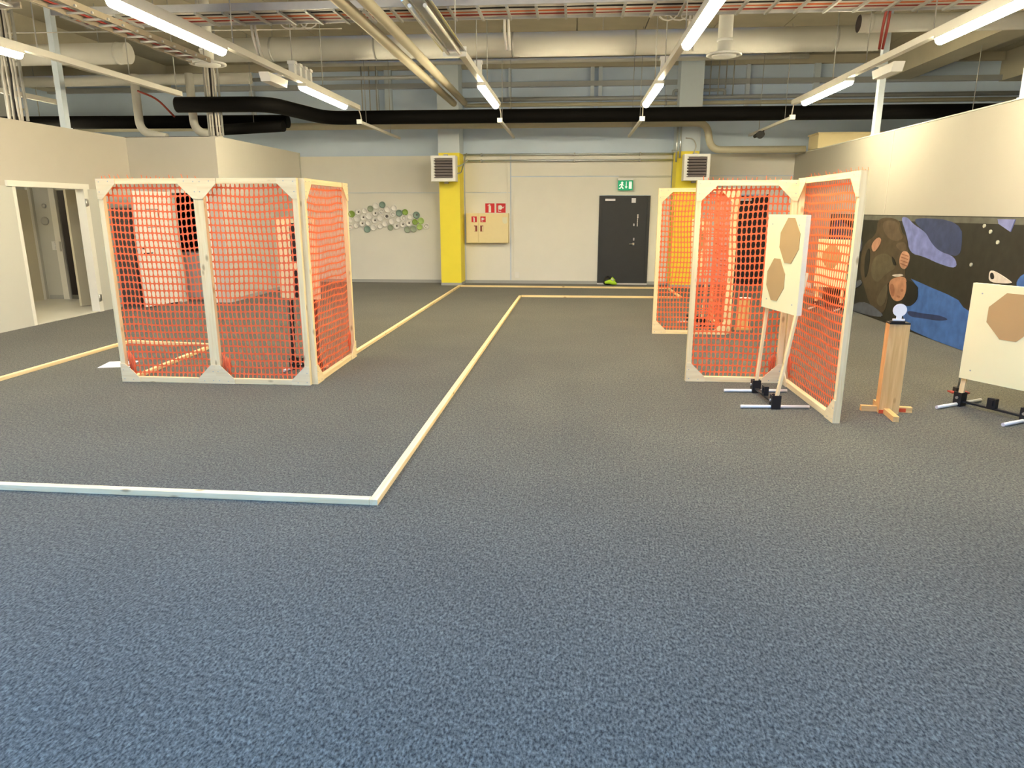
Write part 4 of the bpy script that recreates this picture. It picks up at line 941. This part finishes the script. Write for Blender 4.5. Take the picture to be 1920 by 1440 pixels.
CB = [('cable_white', 8.57, 0.021, 'front white cable lying in the cross cable ladder'), ('cable_white', 8.635, 0.023, 'second white cable lying in the cross cable ladder'), ('cable_black', 8.705, 0.027, 'black cable lying in the cross cable ladder'),
      ('cable_white', 8.775, 0.022, 'third white cable lying in the cross cable ladder'), ('cable_orange', 8.845, 0.024, 'orange cable lying in the cross cable ladder'), ('cable_white', 8.91, 0.018, 'fourth white cable lying in the cross cable ladder'),
      ('cable_red', 8.97, 0.018, 'dull red cable lying in the cross cable ladder'), ('cable_white', 9.035, 0.022, 'rear white cable lying in the cross cable ladder')]
for m_, y, rr, lab in CB:
    pts = [(LX0 + 0.05 + k * 0.65, y + random.uniform(-.012, .012), LZ + 0.008 + rr + random.uniform(0, .006)) for k in range(20)]
    tag(obj('cable', BM(tube, pts, rr, 8), m_, loc=(0, y, LZ + 0.008)), lab, 'cable', 'cables in the cross ladder')
for x, y1, z1, col, lab in ((-3.97, 9.3, ZL + 0.14, 'cable_white', 'white cable drop from the ladder to the third trunking row'), (-0.84, 9.2, ZL + 0.18, 'cable_white', 'white cable drop from the ladder near the fourth trunking row'),
                            (1.34, 9.2, ZL + 0.14, 'cable_white', 'white cable drop from the ladder to the fifth trunking row'), (3.54, 9.3, ZL + 0.14, 'cable_red', 'reddish cable drop from the ladder to the rightmost trunking row')):
    r = thing('cable_drop', lab, 'cable', (x, 9.15, LZ))
    for k, dx in enumerate((-0.02, 0.016)):
        obj('cable_strand', BM(tube, bend([(x - 0.2 + dx, 9.0 + dx, LZ + 0.10), (x + dx, 9.14, LZ + 0.10 + dx), (x + dx * 1.5, 9.19, LZ - 0.13), (x + 0.02 + dx, y1, z1)], 0.08), 0.016, 7), col, r)
for x, lab in ((-3.6, 'white cable coil tied under the ladder near the third trunking row'), (0.96, 'white cable coil tied under the ladder near the fifth trunking row')):
    bm = bmesh.new()
    pts = [(x + 0.016 * k + 0.065 * math.cos(k * 0.8), 9.14 + 0.008 * math.sin(k), LZ + 0.0 + 0.045 * math.sin(k * 0.8)) for k in range(26)]
    tube(bm, pts, 0.010, 6); tag(obj('cable_coil', bm, 'cable_white', loc=(x, 9.14, LZ)), lab, 'cable')
r = thing('junction_box', 'cream box fixed under the ceiling in front of the cable ladder', 'box', (-0.06, 8.15, 3.95))
obj('box_body', BM(box, -0.36, 0.31, 7.95, 8.35, 3.98, 4.27), 'wall_cream', r)
obj('box_lid', BM(box, -0.29, 0.24, 7.94, 7.95, 4.0, 4.25), 'wall_cream', r)
obj('box_base', BM(box, -0.27, 0.22, 8.0, 8.3, 3.955, 3.98), 'wall_white', r)
for x in (-0.27, 0.21): obj('hanger', BM(tube, [(x, 8.15, 4.27), (x, 8.15, CEIL)], 0.008, 6), 'steel_dull', r)
# cable ladder running towards the back at left
r = thing('cable_ladder', 'brown cable ladder running to the back beside the near left strip light', 'cable ladder', (-4.95, 8, 3.55))
for x in (-5.12, -4.86): obj('side_rail', BM(box, x - 0.012, x + 0.012, 3.0, 9.75, 3.55, 3.61), 'ladder_brown', r)
rg = None
for k in range(27):
    y = 3.1 + k * 0.25
    if rg is None: rg = obj('rung', BM(box, -0.16, 0.12, -0.011, 0.011, 0, 0.02), 'steel_dull', r, local=True); rg.location = (0, y - 8, 0.005)
    else: share(rg, 'rung', r, (0, y - 8, 0.005))
for y in (4.5, 7.0, 9.6): obj('hanger', BM(tube, [(-4.86, y, 3.61), (-4.86, y, CEIL)], 0.007, 6), 'steel_dull', r)
for dx, m_, lab in ((-0.06, 'cable_red', 'reddish cable on the left lengthwise ladder'), (0.0, 'cable_white', 'white cable on the left lengthwise ladder'), (0.05, 'cable_black', 'black cable on the left lengthwise ladder')):
    tag(obj('cable', BM(tube, [(-4.99 + dx + 0.01 * math.sin(k * 2.1), 3.1 + k * 0.66, 3.595) for k in range(11)], 0.018, 8), m_, loc=(-4.99 + dx, 3.1, 3.58)), lab, 'cable')
# cables gathering at top left
random.seed(5)
for i in range(7):
    x0, y0 = -6.75 - 0.15 * i, 6.25 + 0.07 * i
    pts = [(x0 + 0.5 * k + random.uniform(-.04, .04), y0 + 0.04 * math.sin(k * 1.3 + i), 3.60 + 0.03 * math.sin(k * 0.9 + i * 1.7)) for k in range(-4, 4)]
    tag(obj('cable', BM(tube, pts, 0.016 + 0.004 * (i % 3), 7), ('cable_red', 'cable_white', 'cable_black', 'cable_white', 'cable_orange', 'cable_white', 'cable_black')[i], loc=(x0, y0, 3.6)),
        '%s loose cable sagging at the upper left, %s of the tangle' % (('reddish', 'white', 'black', 'grey', 'orange', 'pale', 'dark')[i], ('first', 'second', 'third', 'fourth', 'fifth', 'sixth', 'last')[i]), 'cable', 'loose cables at the upper left')
r = thing('cable_ladder', 'cable ladder carrying the loose cables at the upper left', 'cable ladder', (-7.0, 6.5, 3.5))
for y in (6.2, 6.9): obj('side_rail', BM(box, -9.5, -5.25, y, y + 0.02, 3.50, 3.56), 'ladder_brown', r)
for k in range(16): obj('rung', BM(box, -9.4 + k * 0.27, -9.37 + k * 0.27, 6.2, 6.92, 3.51, 3.53), 'steel_dull', r)
for x in (-8.4, -6.2): obj('hanger', BM(tube, [(x, 6.55, 3.5), (x, 6.55, CEIL)], 0.008, 6), 'steel_dull', r)
# cable risers standing on the left walls
def riser(x, y, z0, z1, w, label, seed):
    r = thing('cable_riser', label, 'cable ladder', (x, y, z0))
    for s in (-1, 1): obj('side_rail', BM(box, x + s * w / 2 - 0.012, x + s * w / 2 + 0.012, y - 0.02, y + 0.02, z0, z1), 'steel_dull', r)
    z = z0 + 0.15
    while z < z1: obj('rung', BM(box, x - w / 2, x + w / 2, y - 0.012, y + 0.012, z, z + 0.02), 'steel_dull', r); z += 0.32
    rr = random.Random(seed)
    for k in range(5):
        xx = x - w / 2 + 0.05 + k * (w - 0.1) / 4
        obj('cable_strand', BM(tube, [(xx + rr.uniform(-.015, .015), y - 0.03 + rr.uniform(-.01, .01), z0 + q * (z1 - z0) / 6) for q in range(7)], 0.017, 7), 'cable_white' if k != 2 else 'cable_black', r)
riser(-6.22, 12.46, 2.9, CEIL, 0.24, 'cable riser with white cables on the corner of the inner left wall', 3)
riser(-8.05, 10.2, 2.9, CEIL, 0.28, 'cable riser with white cables behind the left partition', 4)
# steel posts on the partitions
for x, y, z0, lab in ((-7.90, 10.97, 2.88, 'white steel post standing on the left partition'), (4.77, 12.3, 2.805, 'white steel post on the right partition, far one'), (4.77, 8.42, 2.805, 'white steel post on the right partition at the picture edge')):
    r = thing('steel_post', lab, 'post', (x, y, z0))
    obj('post_shaft', BM(box, x - 0.045, x + 0.045, y - 0.055, y + 0.055, z0, CEIL), 'column_white', r)
    obj('post_foot', BM(box, x - 0.05, x + 0.05, y - 0.09, y + 0.09, z0, z0 + 0.012), 'column_white', r)
tag(obj('tie_wire', BM(tube, [(-12.9, 10.6, 4.2), (-3.4, 10.9, 4.2)], 0.008, 6), 'cable_white', loc=(-7, 10.7, 4.2)), 'thin pale wire stretched across above the left partition', 'wire')
# bars and drop rods on the upper back wall
for i, (x, z0, z1) in enumerate(((-4.62, 3.6, 4.6), (-4.45, 3.6, 4.6), (-4.3, 3.6, 4.6), (-2.0, 4.1, 4.6), (2.78, 3.95, 4.6), (2.95, 3.95, 4.6), (3.1, 4.1, 4.6), (3.25, 3.95, 4.6))):
    tag(obj('drop_rod', BM(tube, [(x, 16.0, z0), (x, 16.0, z1 + 0.16)], 0.012, 6), 'steel_dull', loc=(x, 16.0, z0)), 'thin dark rod before the upper back wall, %s from left' % ('first', 'second', 'third', 'fourth', 'fifth', 'sixth', 'seventh', 'last')[i], 'rod', 'thin rods before the upper back wall')
r = thing('beige_crate', 'pale yellow boxes on a shelf above the right wall corner', 'box', (4.9, 15.5, 2.9))
obj('crate_body', BM(box, 4.85, 6.6, 15.3, 15.9, 2.85, 3.12), 'cabinet_cream', r)
obj('crate_lid', BM(box, 4.83, 6.62, 15.28, 15.92, 3.12, 3.15), 'cabinet_cream', r)
